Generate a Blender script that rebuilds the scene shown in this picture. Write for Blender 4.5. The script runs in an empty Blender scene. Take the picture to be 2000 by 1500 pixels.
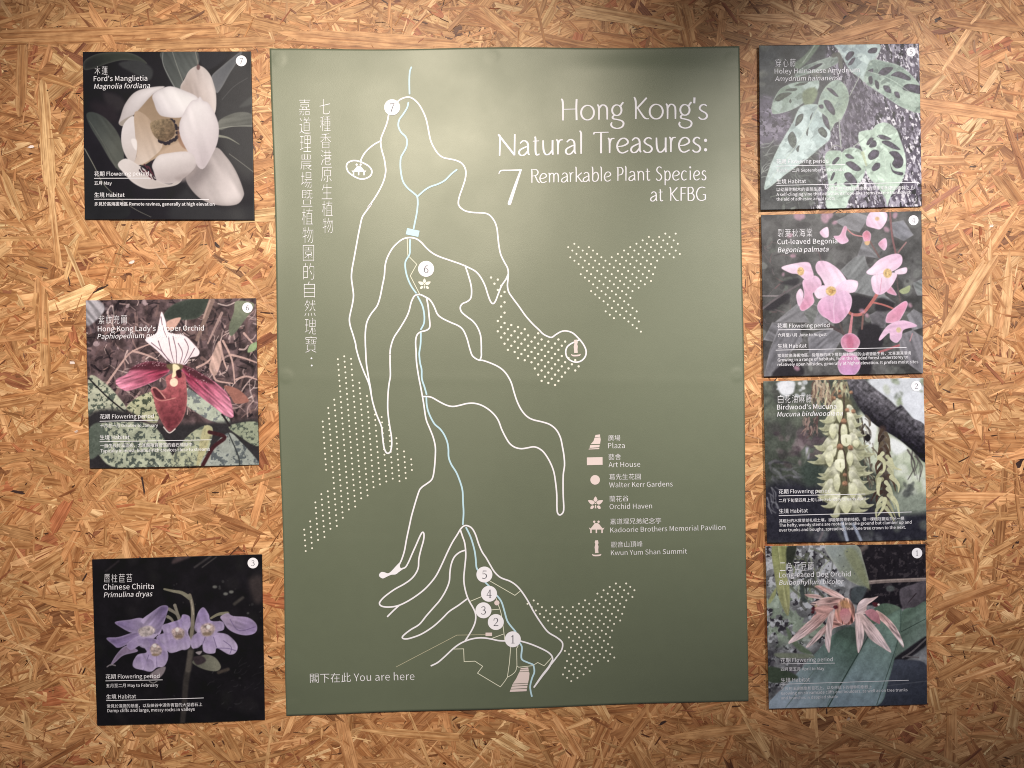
import bpy, math, os, random
import numpy as np
from mathutils import Vector, Matrix
from mathutils.geometry import tessellate_polygon

# ------------------------------------------------------------------ camera, world, lamps, exposure
C = bpy.context.scene
S = 0.000656                       # metres on the wall per layout unit (the big poster comes out A1)
CAM_D = 1.0

def wx(px): return (px - 1000.0) * S
def wz(py): return (750.0 - py) * S

cam_data = bpy.data.cameras.new('camera')
cam_data.sensor_width = 36.0
cam_data.lens = 36.0 * CAM_D / (2000 * S)
cam_data.clip_start = 0.02
cam_data.clip_end = 50
cam = bpy.data.objects.new('camera', cam_data)
cam.location = (0, -CAM_D, 0)
cam.rotation_euler = (math.radians(90), 0, 0)
C.collection.objects.link(cam)
C.camera = cam

world = bpy.data.worlds.new("World")
C.world = world
world.use_nodes = True
world.node_tree.nodes['Background'].inputs[0].default_value = (0.90, 0.90, 1.0, 1)
world.node_tree.nodes['Background'].inputs[1].default_value = 0.17

def spot(name, loc, target, power, col, cone, blend, radius):
    d = bpy.data.lights.new(name, 'SPOT')
    d.energy = power; d.color = col; d.spot_size = math.radians(cone); d.spot_blend = blend
    d.shadow_soft_size = radius
    o = bpy.data.objects.new(name, d); C.collection.objects.link(o)
    o.location = loc
    o.rotation_euler = (Vector(target) - Vector(loc)).to_track_quat('-Z', 'Y').to_euler()
    return o

spot('track_spot_lamp', (-0.22, -1.8, 1.02), (wx(605), 0, wz(705)), 272, (1.0, 0.91, 0.79), 40.5, 1.0, 0.05)
spot('track_spot_lamp', (0.92, -1.6, 0.95), (wx(1885), 0, wz(595)), 225, (1.0, 0.94, 0.87), 31.5, 1.0, 0.05)

C.view_settings.view_transform = 'Standard'
C.view_settings.look = 'None'
C.view_settings.gamma = 1
C.view_settings.use_curve_mapping = False
C.view_settings.exposure = 0.0
C.render.engine = 'CYCLES'
C.cycles.use_denoising = False
C.cycles.pixel_filter_type = 'BLACKMAN_HARRIS'
C.cycles.filter_width = 1.05

# ------------------------------------------------------------------ helpers
def lin(c):
    c = np.asarray(c, dtype=np.float64) / 255.0
    return np.where(c <= 0.04045, c / 12.92, ((c + 0.055) / 1.055) ** 2.4)

def tag(o, label=None, cat=None, group=None, kind=None):
    if label: o['label'] = label
    if cat: o['category'] = cat
    if group: o['group'] = group
    if kind: o['kind'] = kind
    return o

def empty(name, px, py):
    o = bpy.data.objects.new(name, None)
    o.empty_display_size = 0.05
    o.location = (wx(px), 0, wz(py))
    C.collection.objects.link(o)
    return o

def root_loc(p):
    v = np.zeros(3)
    while p is not None:
        v += np.array(p.location); p = p.parent
    return v

def mesh_obj(name, verts, faces, material, parent=None, smooth=False):
    """verts are world coordinates; the object is placed relative to its parent"""
    verts = np.asarray(verts, dtype=np.float64)
    off = root_loc(parent)
    ctr = (verts.min(0) + verts.max(0)) / 2 if parent is not None else np.zeros(3)
    loc = ctr - off
    me = bpy.data.meshes.new(name)
    me.from_pydata((verts - ctr).tolist(), [], faces)
    me.materials.append(material)
    if smooth:
        me.polygons.foreach_set('use_smooth', np.ones(len(me.polygons), dtype=bool))
    me.update()
    o = bpy.data.objects.new(name, me)
    C.collection.objects.link(o)
    o.location = loc if parent is not None else (0, 0, 0)
    if parent is not None: o.parent = parent
    return o

def catmull(pts, sub=6, closed=False):
    P = np.asarray(pts, dtype=np.float64)
    n = len(P)
    if n < 3 and not closed: return P
    out = []
    rng = range(n) if closed else range(n - 1)
    t = np.linspace(0, 1, sub, endpoint=False)[:, None]
    for i in rng:
        if closed:
            a, b, c, d = P[(i - 1) % n], P[i], P[(i + 1) % n], P[(i + 2) % n]
        else:
            a, b, c, d = P[max(i - 1, 0)], P[i], P[i + 1], P[min(i + 2, n - 1)]
        out.append(0.5 * ((2 * b) + (-a + c) * t + (2 * a - 5 * b + 4 * c - d) * t ** 2 + (-a + 3 * b - 3 * c + d) * t ** 3))
    r = np.vstack(out)
    if not closed: r = np.vstack([r, P[-1]])
    return r

def vnoise(x, y, seed):
    rs = np.random.RandomState(seed)
    T = rs.rand(128, 128)
    xi = np.floor(x).astype(int); yi = np.floor(y).astype(int)
    fx = x - xi; fy = y - yi
    fx = fx * fx * (3 - 2 * fx); fy = fy * fy * (3 - 2 * fy)
    g = lambda a, b: T[a % 128, b % 128]
    return (g(xi, yi) * (1 - fx) + g(xi + 1, yi) * fx) * (1 - fy) + (g(xi, yi + 1) * (1 - fx) + g(xi + 1, yi + 1) * fx) * fy

def fbm(x, y, seed, octv=4):
    s = 0; a = 1; t = 0
    for k in range(octv):
        s = s + a * vnoise(x * 2 ** k + 17.3 * k, y * 2 ** k + 5.1 * k, seed + k); t += a; a *= 0.55
    return s / t

# ------------------------------------------------------------------ printed layers: collected flat, then laid on the sheet
class Ink:
    """flat printed shapes in layout units; build() lays them on a sheet's surface"""
    def __init__(self): self.v = []; self.f = []; self.k = 0
    def _add(self, P, faces):
        b = sum(len(a) for a in self.v)
        self.k += 1
        P = np.asarray(P, dtype=np.float64)
        z = np.full((len(P), 1), (self.k % 12) * 0.008)
        self.v.append(np.hstack([P[:, :2], z]))
        self.f.extend([tuple(i + b for i in f) for f in faces])
    def ribbon(self, pts, w, smooth=True, sub=6, cap=True, contrast=0.0):
        P = np.asarray([(p[0], p[1], (p[2] if len(p) > 2 else w)) for p in pts], dtype=np.float64)
        if smooth and len(P) > 2: P = catmull(P, sub)
        elif not smooth and len(P) > 2:
            for i in range(len(P) - 1): self.ribbon(P[i:i + 2], w, cap=cap)
            return
        if len(P) == 2:
            P = P[0] + (P[1] - P[0]) * np.linspace(0, 1, max(2, int(np.hypot(*(P[1] - P[0])[:2]) / 6) + 2))[:, None]
        keep = [0] + [i for i in range(1, len(P)) if np.hypot(*(P[i, :2] - P[i - 1, :2])) > 1e-6]
        P = P[keep]
        if len(P) < 2: return
        T = np.gradient(P[:, :2], axis=0)
        T /= np.maximum(np.hypot(T[:, 0], T[:, 1])[:, None], 1e-9)
        N = np.stack([-T[:, 1], T[:, 0]], 1)
        h = P[:, 2:3] / 2
        if contrast: h = h * (1 - contrast * (1 - np.abs(T[:, 1:2]) ** .8))
        L = P[:, :2] + N * h; R = P[:, :2] - N * h
        n = len(P)
        V = list(np.vstack([L, R])); F = [(i, i + 1, n + i + 1, n + i) for i in range(n - 1)]
        if cap:
            for e, sg in ((0, -1), (n - 1, 1)):
                ids = [e]
                for k in range(1, 4):
                    a = math.pi * k / 4
                    V.append(P[e, :2] + N[e] * h[e] * math.cos(a) + sg * T[e] * h[e] * math.sin(a))
                    ids.append(len(V) - 1)
                ids.append(n + e)
                F.append(tuple(ids))
        self._add(V, F)
    def poly(self, pts, smooth=False, sub=5):
        P = catmull(pts, sub, True) if smooth else np.asarray(pts, dtype=np.float64)
        tri = tessellate_polygon([[Vector((p[0], p[1], 0)) for p in P]])
        self._add(P, [tuple(t) for t in tri])
    def disc(self, x, y, r, n=28):
        self.poly([(x + r * math.cos(2 * math.pi * k / n), y + r * math.sin(2 * math.pi * k / n)) for k in range(n)])
    def raw(self, P, F): self._add(P, F)
    def build(self, name, material, parent, height, lift=0.25):
        V = np.vstack(self.v)
        h = height(V[:, 0], V[:, 1]) + lift + V[:, 2]            # millimetres off the wall
        W = np.stack([wx(V[:, 0]), -h * 0.001, wz(V[:, 1])], 1)
        return mesh_obj(name, W, self.f, material, parent)

FONT = None
try:
    FONT = bpy.data.fonts.load(os.path.join(bpy.utils.resource_path('LOCAL'), 'datafiles', 'fonts', 'Noto Sans CJK Regular.woff2'))
except Exception:
    FONT = None

def glyphs(s, offset=0.0, res=2):
    cu = bpy.data.curves.new('lettering', 'FONT')
    cu.body = s
    if FONT: cu.font = FONT
    cu.size = 1.0; cu.offset = offset; cu.resolution_u = res
    o = bpy.data.objects.new('lettering', cu)
    C.collection.objects.link(o)
    bpy.context.view_layer.update()
    ev = o.evaluated_get(bpy.context.evaluated_depsgraph_get())
    me = ev.to_mesh()
    V = np.empty(len(me.vertices) * 3); me.vertices.foreach_get('co', V); V = V.reshape(-1, 3)[:, :2].copy()
    F = [tuple(p.vertices) for p in me.polygons]
    ev.to_mesh_clear()
    bpy.data.objects.remove(o); bpy.data.curves.remove(cu)
    return V, F

def thinner(V, F, share):
    """the same letters in a lighter weight: every outline point moves inwards by a share of its stroke's own thickness"""
    E = {}
    for f in F:
        for i in range(len(f)):
            a, b = f[i], f[(i + 1) % len(f)]
            E.setdefault((min(a, b), max(a, b)), []).append((a, b, f))
    seg = []
    for k, l in E.items():
        if len(l) == 1:
            a, b, f = l[0]
            d = V[b] - V[a]; L = np.hypot(*d)
            if L < 1e-9: continue
            n = np.array([-d[1], d[0]]) / L
            c = V[list(f)].mean(0)
            if np.dot(c - (V[a] + V[b]) / 2, n) < 0: n = -n
            seg.append((a, b, n))
    if not seg: return V
    A = V[[s[0] for s in seg]]; D = V[[s[1] for s in seg]] - A
    nb = {}
    for a, b, n in seg:
        nb.setdefault(a, []).append(n); nb.setdefault(b, []).append(n)
    W = V.copy()
    for v, ns in nb.items():
        n = sum(ns); L = np.hypot(*n)
        if L < 1e-6: continue
        n = n / L; mit = max(.55, float(np.dot(n, ns[0])))
        o = V[v] + n * 1e-5
        den = n[0] * D[:, 1] - n[1] * D[:, 0]
        with np.errstate(divide='ignore', invalid='ignore'):
            t = ((A[:, 0] - o[0]) * D[:, 1] - (A[:, 1] - o[1]) * D[:, 0]) / den
            u = ((A[:, 0] - o[0]) * n[1] - (A[:, 1] - o[1]) * n[0]) / den
        ok = (np.abs(den) > 1e-12) & (t > 1e-4) & (u >= -1e-6) & (u <= 1 + 1e-6)
        th = t[ok].min() if ok.any() else .05
        W[v] = V[v] + n * min(th * mit, .09) * share / mit
    return W

def write(ink, s, x0, y0, x1, y1, shear=0.0, offset=0.0, ys=1.0, res=2, share=0.0):
    """a line of type whose baseline runs from (x0,y0) to (x1,y1), fitted to that length"""
    V, F = glyphs(s, offset, res)
    if not len(V): return
    if share: V = thinner(V, F, share)
    a, b = V[:, 0].min(), V[:, 0].max()
    L = math.hypot(x1 - x0, y1 - y0); k = L / (b - a)
    u = (V[:, 0] - a) * k + V[:, 1] * k * shear; v = V[:, 1] * k * ys
    dx, dy = (x1 - x0) / L, (y1 - y0) / L
    ink.raw(np.stack([x0 + u * dx + v * dy, y0 + u * dy - v * dx], 1), F)

def write_box(ink, ch, cx, cy, w, h, share=0.0):
    V, F = glyphs(ch)
    if share: V = thinner(V, F, share)
    lo, hi = V.min(0), V.max(0)
    c = (lo + hi) / 2; s = np.maximum(hi - lo, 1e-6)
    P = (V - c) / s
    ink.raw(np.stack([cx + P[:, 0] * w, cy - P[:, 1] * h], 1), F)

DIGIT = {
 '1': [([(.32, 1, .12), (.32, 0, .12)], 0), ([(.1, .8, .05), (.32, .97, .09)], 0), ([(.1, .02, .045), (.54, .02, .045)], 0)],
 '2': [([(.06, .74, .1), (.12, .92, .07), (.3, 1, .06), (.5, .9, .11), (.54, .72, .12), (.44, .48, .09), (.22, .22, .06), (.06, .05, .06)], 1), ([(.06, .05, .09), (.6, .05, .09)], 0)],
 '3': [([(.08, .88, .09), (.3, 1, .06), (.48, .9, .1), (.49, .68, .11), (.36, .57, .07), (.22, .54, .05)], 1), ([(.22, .54, .05), (.45, .48, .09), (.57, .28, .13), (.45, .05, .09), (.25, -.01, .06), (.05, .08, .1)], 1)],
 '4': [([(.42, 1, .06), (.02, .3, .06)], 0), ([(.02, .3, .06), (.62, .3, .06)], 0), ([(.44, 1, .12), (.44, 0, .12)], 0), ([(.3, .01, .04), (.58, .01, .04)], 0)],
 '5': [([(.14, .96, .09), (.55, .96, .09)], 0), ([(.14, .98, .05), (.11, .56, .05)], 0), ([(.11, .56, .05), (.33, .61, .08), (.55, .46, .12), (.55, .2, .12), (.35, 0, .07), (.05, .05, .1)], 1)],
 '6': [([(.52, .98, .05), (.28, .82, .09), (.1, .5, .12), (.1, .22, .12), (.3, 0, .06), (.52, .12, .11), (.54, .38, .11), (.36, .55, .06), (.14, .42, .05)], 1)],
 '7': [([(.04, .82, .05), (.06, .95, .08), (.58, .96, .09)], 0), ([(.58, .97, .06), (.36, .5, .1), (.22, 0, .13)], 1)],
}
def digit(ink, d, cx, cy, h):
    for pts, sm in DIGIT[d]:
        ink.ribbon([(cx + (x - .31) * h, cy - (y - .5) * h, w * h) for x, y, w in pts], 1, bool(sm), 4, True)
# ------------------------------------------------------------------ materials
def new_mat(name):
    m = bpy.data.materials.new(name); m.use_nodes = True
    nt = m.node_tree
    return m, nt, nt.nodes['Principled BSDF']

def paper_finish(nt, b, rough, spec, grain=0.03, scale=1500):
    b.inputs['Roughness'].default_value = rough
    b.inputs['Specular IOR Level'].default_value = spec
    tc = nt.nodes.new('ShaderNodeTexCoord')
    nz = nt.nodes.new('ShaderNodeTexNoise'); nz.inputs['Scale'].default_value = scale; nz.inputs['Detail'].default_value = 2
    nt.links.new(tc.outputs['Object'], nz.inputs['Vector'])
    bp = nt.nodes.new('ShaderNodeBump'); bp.inputs['Strength'].default_value = grain; bp.inputs['Distance'].default_value = 0.001
    nt.links.new(nz.outputs['Fac'], bp.inputs['Height'])
    nt.links.new(bp.outputs['Normal'], b.inputs['Normal'])

def ink_mat(name, rgb, rough=0.5, spec=0.4):
    m, nt, b = new_mat(name)
    tc = nt.nodes.new('ShaderNodeTexCoord')
    nz = nt.nodes.new('ShaderNodeTexNoise'); nz.inputs['Scale'].default_value = 60; nz.inputs['Detail'].default_value = 4
    nt.links.new(tc.outputs['Object'], nz.inputs['Vector'])
    r = nt.nodes.new('ShaderNodeMapRange'); r.inputs['To Min'].default_value = 0.95; r.inputs['To Max'].default_value = 1.05
    nt.links.new(nz.outputs['Fac'], r.inputs['Value'])
    mx = nt.nodes.new('ShaderNodeMix'); mx.data_type = 'RGBA'; mx.blend_type = 'MULTIPLY'; mx.inputs['Factor'].default_value = 1
    mx.inputs[6].default_value = (*lin(rgb), 1)
    nt.links.new(r.outputs['Result'], mx.inputs[7])
    nt.links.new(mx.outputs[2], b.inputs['Base Color'])
    b.inputs['Roughness'].default_value = rough
    b.inputs['Specular IOR Level'].default_value = spec
    return m

M_OLIVE = ink_mat('olive_paper', (86, 94, 75))
paper_finish(M_OLIVE.node_tree, M_OLIVE.node_tree.nodes['Principled BSDF'], 0.5, 0.92, 0.08, 1400)
nt_ = M_OLIVE.node_tree
nt_.nodes['Principled BSDF'].inputs['Specular Tint'].default_value = (1.0, .98, .86, 1)
tc_ = nt_.nodes.new('ShaderNodeTexCoord'); nz_ = nt_.nodes.new('ShaderNodeTexNoise'); nz_.inputs['Scale'].default_value = 9; nz_.inputs['Detail'].default_value = 6
mr_ = nt_.nodes.new('ShaderNodeMapRange'); mr_.inputs['From Min'].default_value = .3; mr_.inputs['From Max'].default_value = .7; mr_.inputs['To Min'].default_value = .47; mr_.inputs['To Max'].default_value = .53
nt_.links.new(tc_.outputs['Object'], nz_.inputs['Vector']); nt_.links.new(nz_.outputs['Fac'], mr_.inputs['Value']); nt_.links.new(mr_.outputs['Result'], nt_.nodes['Principled BSDF'].inputs['Roughness'])
M_WHITE = ink_mat('white_print', (226, 224, 232))
M_WARM = ink_mat('pale_pink_print', (214, 198, 196))
M_CREAM = ink_mat('cream_print', (224, 221, 208))
M_BLUE = ink_mat('stream_blue_print', (176, 206, 221))
M_THIN = ink_mat('fine_line_print', (214, 214, 196))
M_BEIGE = ink_mat('faint_beige_print', (176, 172, 146))
M_GREY = ink_mat('grey_numeral_print', (84, 83, 92))
M_CARDSMALL = ink_mat('card_small_print', (226, 225, 232))
M_CARDWHITE = ink_mat('card_white_print', (226, 225, 232))

def photo_mat(name, rough, spec):
    m, nt, b = new_mat(name)
    at = nt.nodes.new('ShaderNodeAttribute'); at.attribute_name = 'printed'
    nt.links.new(at.outputs['Color'], b.inputs['Base Color'])
    paper_finish(nt, b, rough, spec, 0.05, 1500)
    return m
M_PHOTO = photo_mat('satin_photo_print', 0.40, 0.2)

def wood_mat():
    m, nt, b = new_mat('wood_strand')
    L = nt.links.new
    def node(t, **k):
        n = nt.nodes.new(t)
        for a, v in k.items(): setattr(n, a, v)
        return n
    col = node('ShaderNodeAttribute', attribute_name='strand')
    gr = node('ShaderNodeAttribute', attribute_name='grain')      # metres along, metres across, a number of its own
    mp = node('ShaderNodeMapping'); mp.inputs['Scale'].default_value = (34, 760, 1)
    L(gr.outputs['Vector'], mp.inputs['Vector'])
    n1 = node('ShaderNodeTexNoise'); n1.inputs['Scale'].default_value = 1; n1.inputs['Detail'].default_value = 5; n1.inputs['Roughness'].default_value = 0.6
    L(mp.outputs['Vector'], n1.inputs['Vector'])
    mp2 = node('ShaderNodeMapping'); mp2.inputs['Scale'].default_value = (7, 230, 1)
    L(gr.outputs['Vector'], mp2.inputs['Vector'])
    n2 = node('ShaderNodeTexNoise'); n2.inputs['Scale'].default_value = 1; n2.inputs['Detail'].default_value = 1
    L(mp2.outputs['Vector'], n2.inputs['Vector'])
    ramp = node('ShaderNodeValToRGB')
    ramp.color_ramp.elements[0].position = 0.30; ramp.color_ramp.elements[0].color = (0.46, 0.36, 0.28, 1)
    ramp.color_ramp.elements[1].position = 0.62; ramp.color_ramp.elements[1].color = (1.12, 1.10, 1.06, 1)
    e = ramp.color_ramp.elements.new(0.46); e.color = (0.92, 0.88, 0.83, 1)
    L(n1.outputs['Fac'], ramp.inputs['Fac'])
    ramp2 = node('ShaderNodeValToRGB')
    ramp2.color_ramp.elements[0].position = 0.38; ramp2.color_ramp.elements[0].color = (0.72, 0.60, 0.50, 1)
    ramp2.color_ramp.elements[1].position = 0.52; ramp2.color_ramp.elements[1].color = (1.05, 1.05, 1.05, 1)
    L(n2.outputs['Fac'], ramp2.inputs['Fac'])
    m1 = node('ShaderNodeMix', data_type='RGBA', blend_type='MULTIPLY'); m1.inputs['Factor'].default_value = 1
    L(col.outputs['Color'], m1.inputs[6]); L(ramp.outputs['Color'], m1.inputs[7])
    m2 = node('ShaderNodeMix', data_type='RGBA', blend_type='MULTIPLY'); m2.inputs['Factor'].default_value = 1
    L(m1.outputs[2], m2.inputs[6]); L(ramp2.outputs['Color'], m2.inputs[7])
    n3 = node('ShaderNodeTexNoise'); n3.inputs['Scale'].default_value = 1; n3.inputs['Detail'].default_value = 3
    mp3 = node('ShaderNodeMapping'); mp3.inputs['Scale'].default_value = (60, 110, 1); L(gr.outputs['Vector'], mp3.inputs['Vector']); L(mp3.outputs['Vector'], n3.inputs['Vector'])
    ramp3 = node('ShaderNodeValToRGB')
    ramp3.color_ramp.elements[0].position = 0.28; ramp3.color_ramp.elements[0].color = (0.74, 0.66, 0.58, 1)
    ramp3.color_ramp.elements[1].position = 0.62; ramp3.color_ramp.elements[1].color = (1.1, 1.1, 1.1, 1)
    L(n3.outputs['Fac'], ramp3.inputs['Fac'])
    m3 = node('ShaderNodeMix', data_type='RGBA', blend_type='MULTIPLY'); m3.inputs['Factor'].default_value = 1
    L(m2.outputs[2], m3.inputs[6]); L(ramp3.outputs['Color'], m3.inputs[7])
    L(m3.outputs[2], b.inputs['Base Color'])
    b.inputs['Roughness'].default_value = 0.5
    b.inputs['Specular IOR Level'].default_value = 0.35
    bp = node('ShaderNodeBump'); bp.inputs['Strength'].default_value = 0.5; bp.inputs['Distance'].default_value = 0.0006
    L(n1.outputs['Fac'], bp.inputs['Height']); L(bp.outputs['Normal'], b.inputs['Normal'])
    return m
M_WOOD = wood_mat()

# ------------------------------------------------------------------ the strand board wall
def build_wall():
    rs = np.random.RandomState(11)
    X0, X1, Y0, Y1 = -750, 2750, -420, 1920
    m = 1.32                                        # strands per batch, for the full width of the wall
    def batch(n, L, W, zlo, zhi, horiz, sdv=32):
        th = np.where(rs.rand(n) < horiz, rs.normal(0, sdv, n), rs.uniform(-90, 90, n))
        return np.stack([rs.uniform(X0, X1, n), rs.uniform(Y0, Y1, n), np.radians(th), L, W, rs.uniform(zlo, zhi, n), rs.beta(1.7, 1.9, n)], 1)
    U = rs.uniform
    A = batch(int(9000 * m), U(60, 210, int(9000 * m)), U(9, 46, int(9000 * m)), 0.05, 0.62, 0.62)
    B = batch(int(13000 * m), U(28, 130, int(13000 * m)), U(5, 24, int(13000 * m)), 0.15, 0.7, 0.55, 36)
    D = batch(int(27000 * m), U(8, 60, int(27000 * m)), U(1.6, 7.0, int(27000 * m)), 0.30, 0.85, 0.45, 42)
    E = batch(int(1500 * m), U(80, 240, int(1500 * m)), U(6, 34, int(1500 * m)), 0.55, 0.8, 0.55, 36)
    G = batch(int(3600 * m), U(6, 34, int(3600 * m)), U(1.2, 3.4, int(3600 * m)), 0.35, 0.85, 0.5, 40)          # splits and dark slivers
    # the strands that stand out in this board: px, py, degrees, length, width, height, tone
    mark = [[x, y, a, l, w, .97, 1.0] for x, y, a, l, w in ((62, 287, .1, 12, 6), (258, 512, .4, 11, 7), (142, 708, .05, 9, 6), (150, 843, .6, 7, 5), (1656, 1404, .5, 7, 5), (1936, 441, .2, 8, 5))]   # pale flecks
    for x0, y0, x1, y1, w, t in [(84, 165, 99, 370, 27, .84), (100, 372, 116, 520, 14, .88), (5, 330, 42, 425, 20, .9),
                                 (1925, 6, 1838, 142, 11, .9), (1845, 146, 1806, 193, 9, .9), (1948, 138, 1918, 182, 13, .88),
                                 (1934, 508, 1845, 648, 30, .86), (0, 75, 430, 60, 30, .55), (260, 88, 530, 82, 22, .6), (560, 72, 900, 96, 40, .62),
                                 (1720, 190, 1990, 230, 24, .6), (1760, 40, 1560, 95, 26, .62), (175, 15, 226, 98, 22, .62), (290, 10, 262, 24, 15, .95),
                                 (475, 8, 440, 45, 22, .8), (1985, 60, 1840, 40, 30, .5), (520, 930, 495, 1022, 16, .62), (600, 905, 485, 942, 15, .6),
                                 (1130, 20, 1330, 55, 26, .8), (700, 1425, 900, 1440, 18, .7), (1300, 1440, 1480, 1420, 22, .55), (130, 480, 165, 560, 9, .95)]:
        a = math.atan2(-(y1 - y0), x1 - x0)
        mark.append([(x0 + x1) / 2, (y0 + y1) / 2, a, math.hypot(x1 - x0, y1 - y0), w, .95, t])
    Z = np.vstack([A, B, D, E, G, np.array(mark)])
    nm = len(mark); ng = len(G); na = len(A)
    n = len(Z); K, Q = 6, 4
    cx, cy, th, L, W, z, tone = Z.T
    s = np.linspace(-.5, .5, K)[None, :, None] * np.ones((n, 1, Q))
    q = np.linspace(-.5, .5, Q)[None, None, :] * np.ones((n, K, 1))
    taper = np.ones((n, K))
    e0 = np.where(rs.rand(n) < .6, rs.uniform(.08, .8, n), 1); e1 = np.where(rs.rand(n) < .6, rs.uniform(.08, .8, n), 1)
    taper[:, 0] *= e0; taper[:, -1] *= e1
    taper[:, 1] *= (.6 + .4 * e0); taper[:, -2] *= (.6 + .4 * e1)
    taper *= rs.uniform(.80, 1.08, (n, K))
    along = s * L[:, None, None]
    jag = rs.uniform(-1, 1, (n, K, Q)) * np.minimum(W * .55, L * .12)[:, None, None]
    jag[:, 1:-1] *= 0.15
    along = along + jag
    skew = rs.uniform(-.06, .06, n)[:, None]
    across = q * W[:, None, None] * taper[:, :, None] + (skew * (s[:, :, 0] ** 2 * 4 - .5) * L[:, None] * .25)[:, :, None]
    c, sn = np.cos(th)[:, None, None], np.sin(th)[:, None, None]
    PX = cx[:, None, None] + along * c - across * sn
    PY = cy[:, None, None] - (along * sn + across * c)
    tl = rs.normal(0, .17, n); tl[-nm:] *= .1
    tilt = tl[:, None, None] * s * 2 + rs.normal(0, .08, n)[:, None, None] * q * 2 - (np.abs(rs.normal(0, .16, n)) * (np.arange(n) < n - nm))[:, None, None] * (s * 2) ** 2
    H = z[:, None, None] + tilt + rs.uniform(-.03, .03, (n, K, Q))
    H = np.clip(H, -.38, 1.2) * 1.2
    V = np.stack([wx(PX), -H * .001, wz(PY)], -1).reshape(-1, 3)
    idx = np.arange(n * K * Q).reshape(n, K, Q)
    F = np.stack([idx[:, :-1, :-1], idx[:, 1:, :-1], idx[:, 1:, 1:], idx[:, :-1, 1:]], -1).reshape(-1, 4)
    # tone of each strand
    base = np.array([(122, 78, 48), (168, 116, 72), (188, 136, 88), (200, 149, 100), (213, 168, 119), (228, 194, 146)], dtype=float)
    pos = np.array([0, .12, .35, .62, .85, 1.0])
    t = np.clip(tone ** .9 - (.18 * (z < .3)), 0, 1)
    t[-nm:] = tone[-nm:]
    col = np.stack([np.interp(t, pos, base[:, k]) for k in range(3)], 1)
    col *= rs.uniform(.94, 1.05, (n, 1)); col[:, 0] *= rs.uniform(.97, 1.03, n)
    col[-nm - ng:-nm] = np.array([104, 62, 38]) * rs.uniform(.6, 1.2, (ng, 1))
    redd = (rs.rand(n) < .05); redd[-nm:] = False
    col[redd] = np.array([170, 104, 68]) * rs.uniform(.8, 1.1, (redd.sum(), 1))
    dark = (rs.rand(n) < .006) & (L < 40); dark[-nm:] = False
    col[dark] = np.array([58, 36, 32])
    g = (col * [.3, .59, .11]).sum(1, keepdims=True); col = (g + (col - g) * .92) * np.array([.98, .985, .99])
    col[-nm:-nm + 6] = (226, 214, 214)
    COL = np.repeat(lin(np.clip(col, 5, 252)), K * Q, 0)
    GR = np.stack([along * S + rs.uniform(0, 5, n)[:, None, None], across * S + rs.uniform(0, 2, n)[:, None, None],
                   np.ones((n, K, Q)) * rs.uniform(0, 90, n)[:, None, None]], -1).reshape(-1, 3)
    # the board itself behind the strands: a slab 15 mm thick
    x0, x1, z0, z1 = wx(X0 - 60), wx(X1 + 60), wz(Y1 + 60), wz(Y0 - 60)
    slab = np.array([[x, y, zz] for y in (.0004, .015) for x, zz in ((x0, z0), (x1, z0), (x1, z1), (x0, z1))])
    b = len(V)
    SF = [(0, 1, 2, 3), (7, 6, 5, 4), (0, 4, 5, 1), (1, 5, 6, 2), (2, 6, 7, 3), (3, 7, 4, 0)]
    V = np.vstack([V, slab])
    F = np.vstack([F, np.array(SF) + b])
    COL = np.vstack([COL, np.repeat(lin([[92, 52, 30]]), 8, 0)])
    GR = np.vstack([GR, np.stack([slab[:, 0], slab[:, 2], slab[:, 1]], 1)])
    me = bpy.data.meshes.new('wall')
    me.vertices.add(len(V)); me.vertices.foreach_set('co', V.ravel())
    me.loops.add(F.size); me.loops.foreach_set('vertex_index', F.ravel().astype(np.int32))
    me.polygons.add(len(F)); me.polygons.foreach_set('loop_start', np.arange(0, F.size, 4, dtype=np.int32))
    me.update(calc_edges=True); me.validate()
    ca = me.attributes.new('strand', 'FLOAT_COLOR', 'POINT')
    ca.data.foreach_set('color', np.hstack([COL, np.ones((len(COL), 1))]).ravel())
    ga = me.attributes.new('grain', 'FLOAT_VECTOR', 'POINT'); ga.data.foreach_set('vector', GR.ravel())
    me.materials.append(M_WOOD)
    o = bpy.data.objects.new('wall', me); C.collection.objects.link(o)
    tag(o, 'wall of golden brown oriented strand board behind all the prints', None, None, 'structure')
build_wall()

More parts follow.
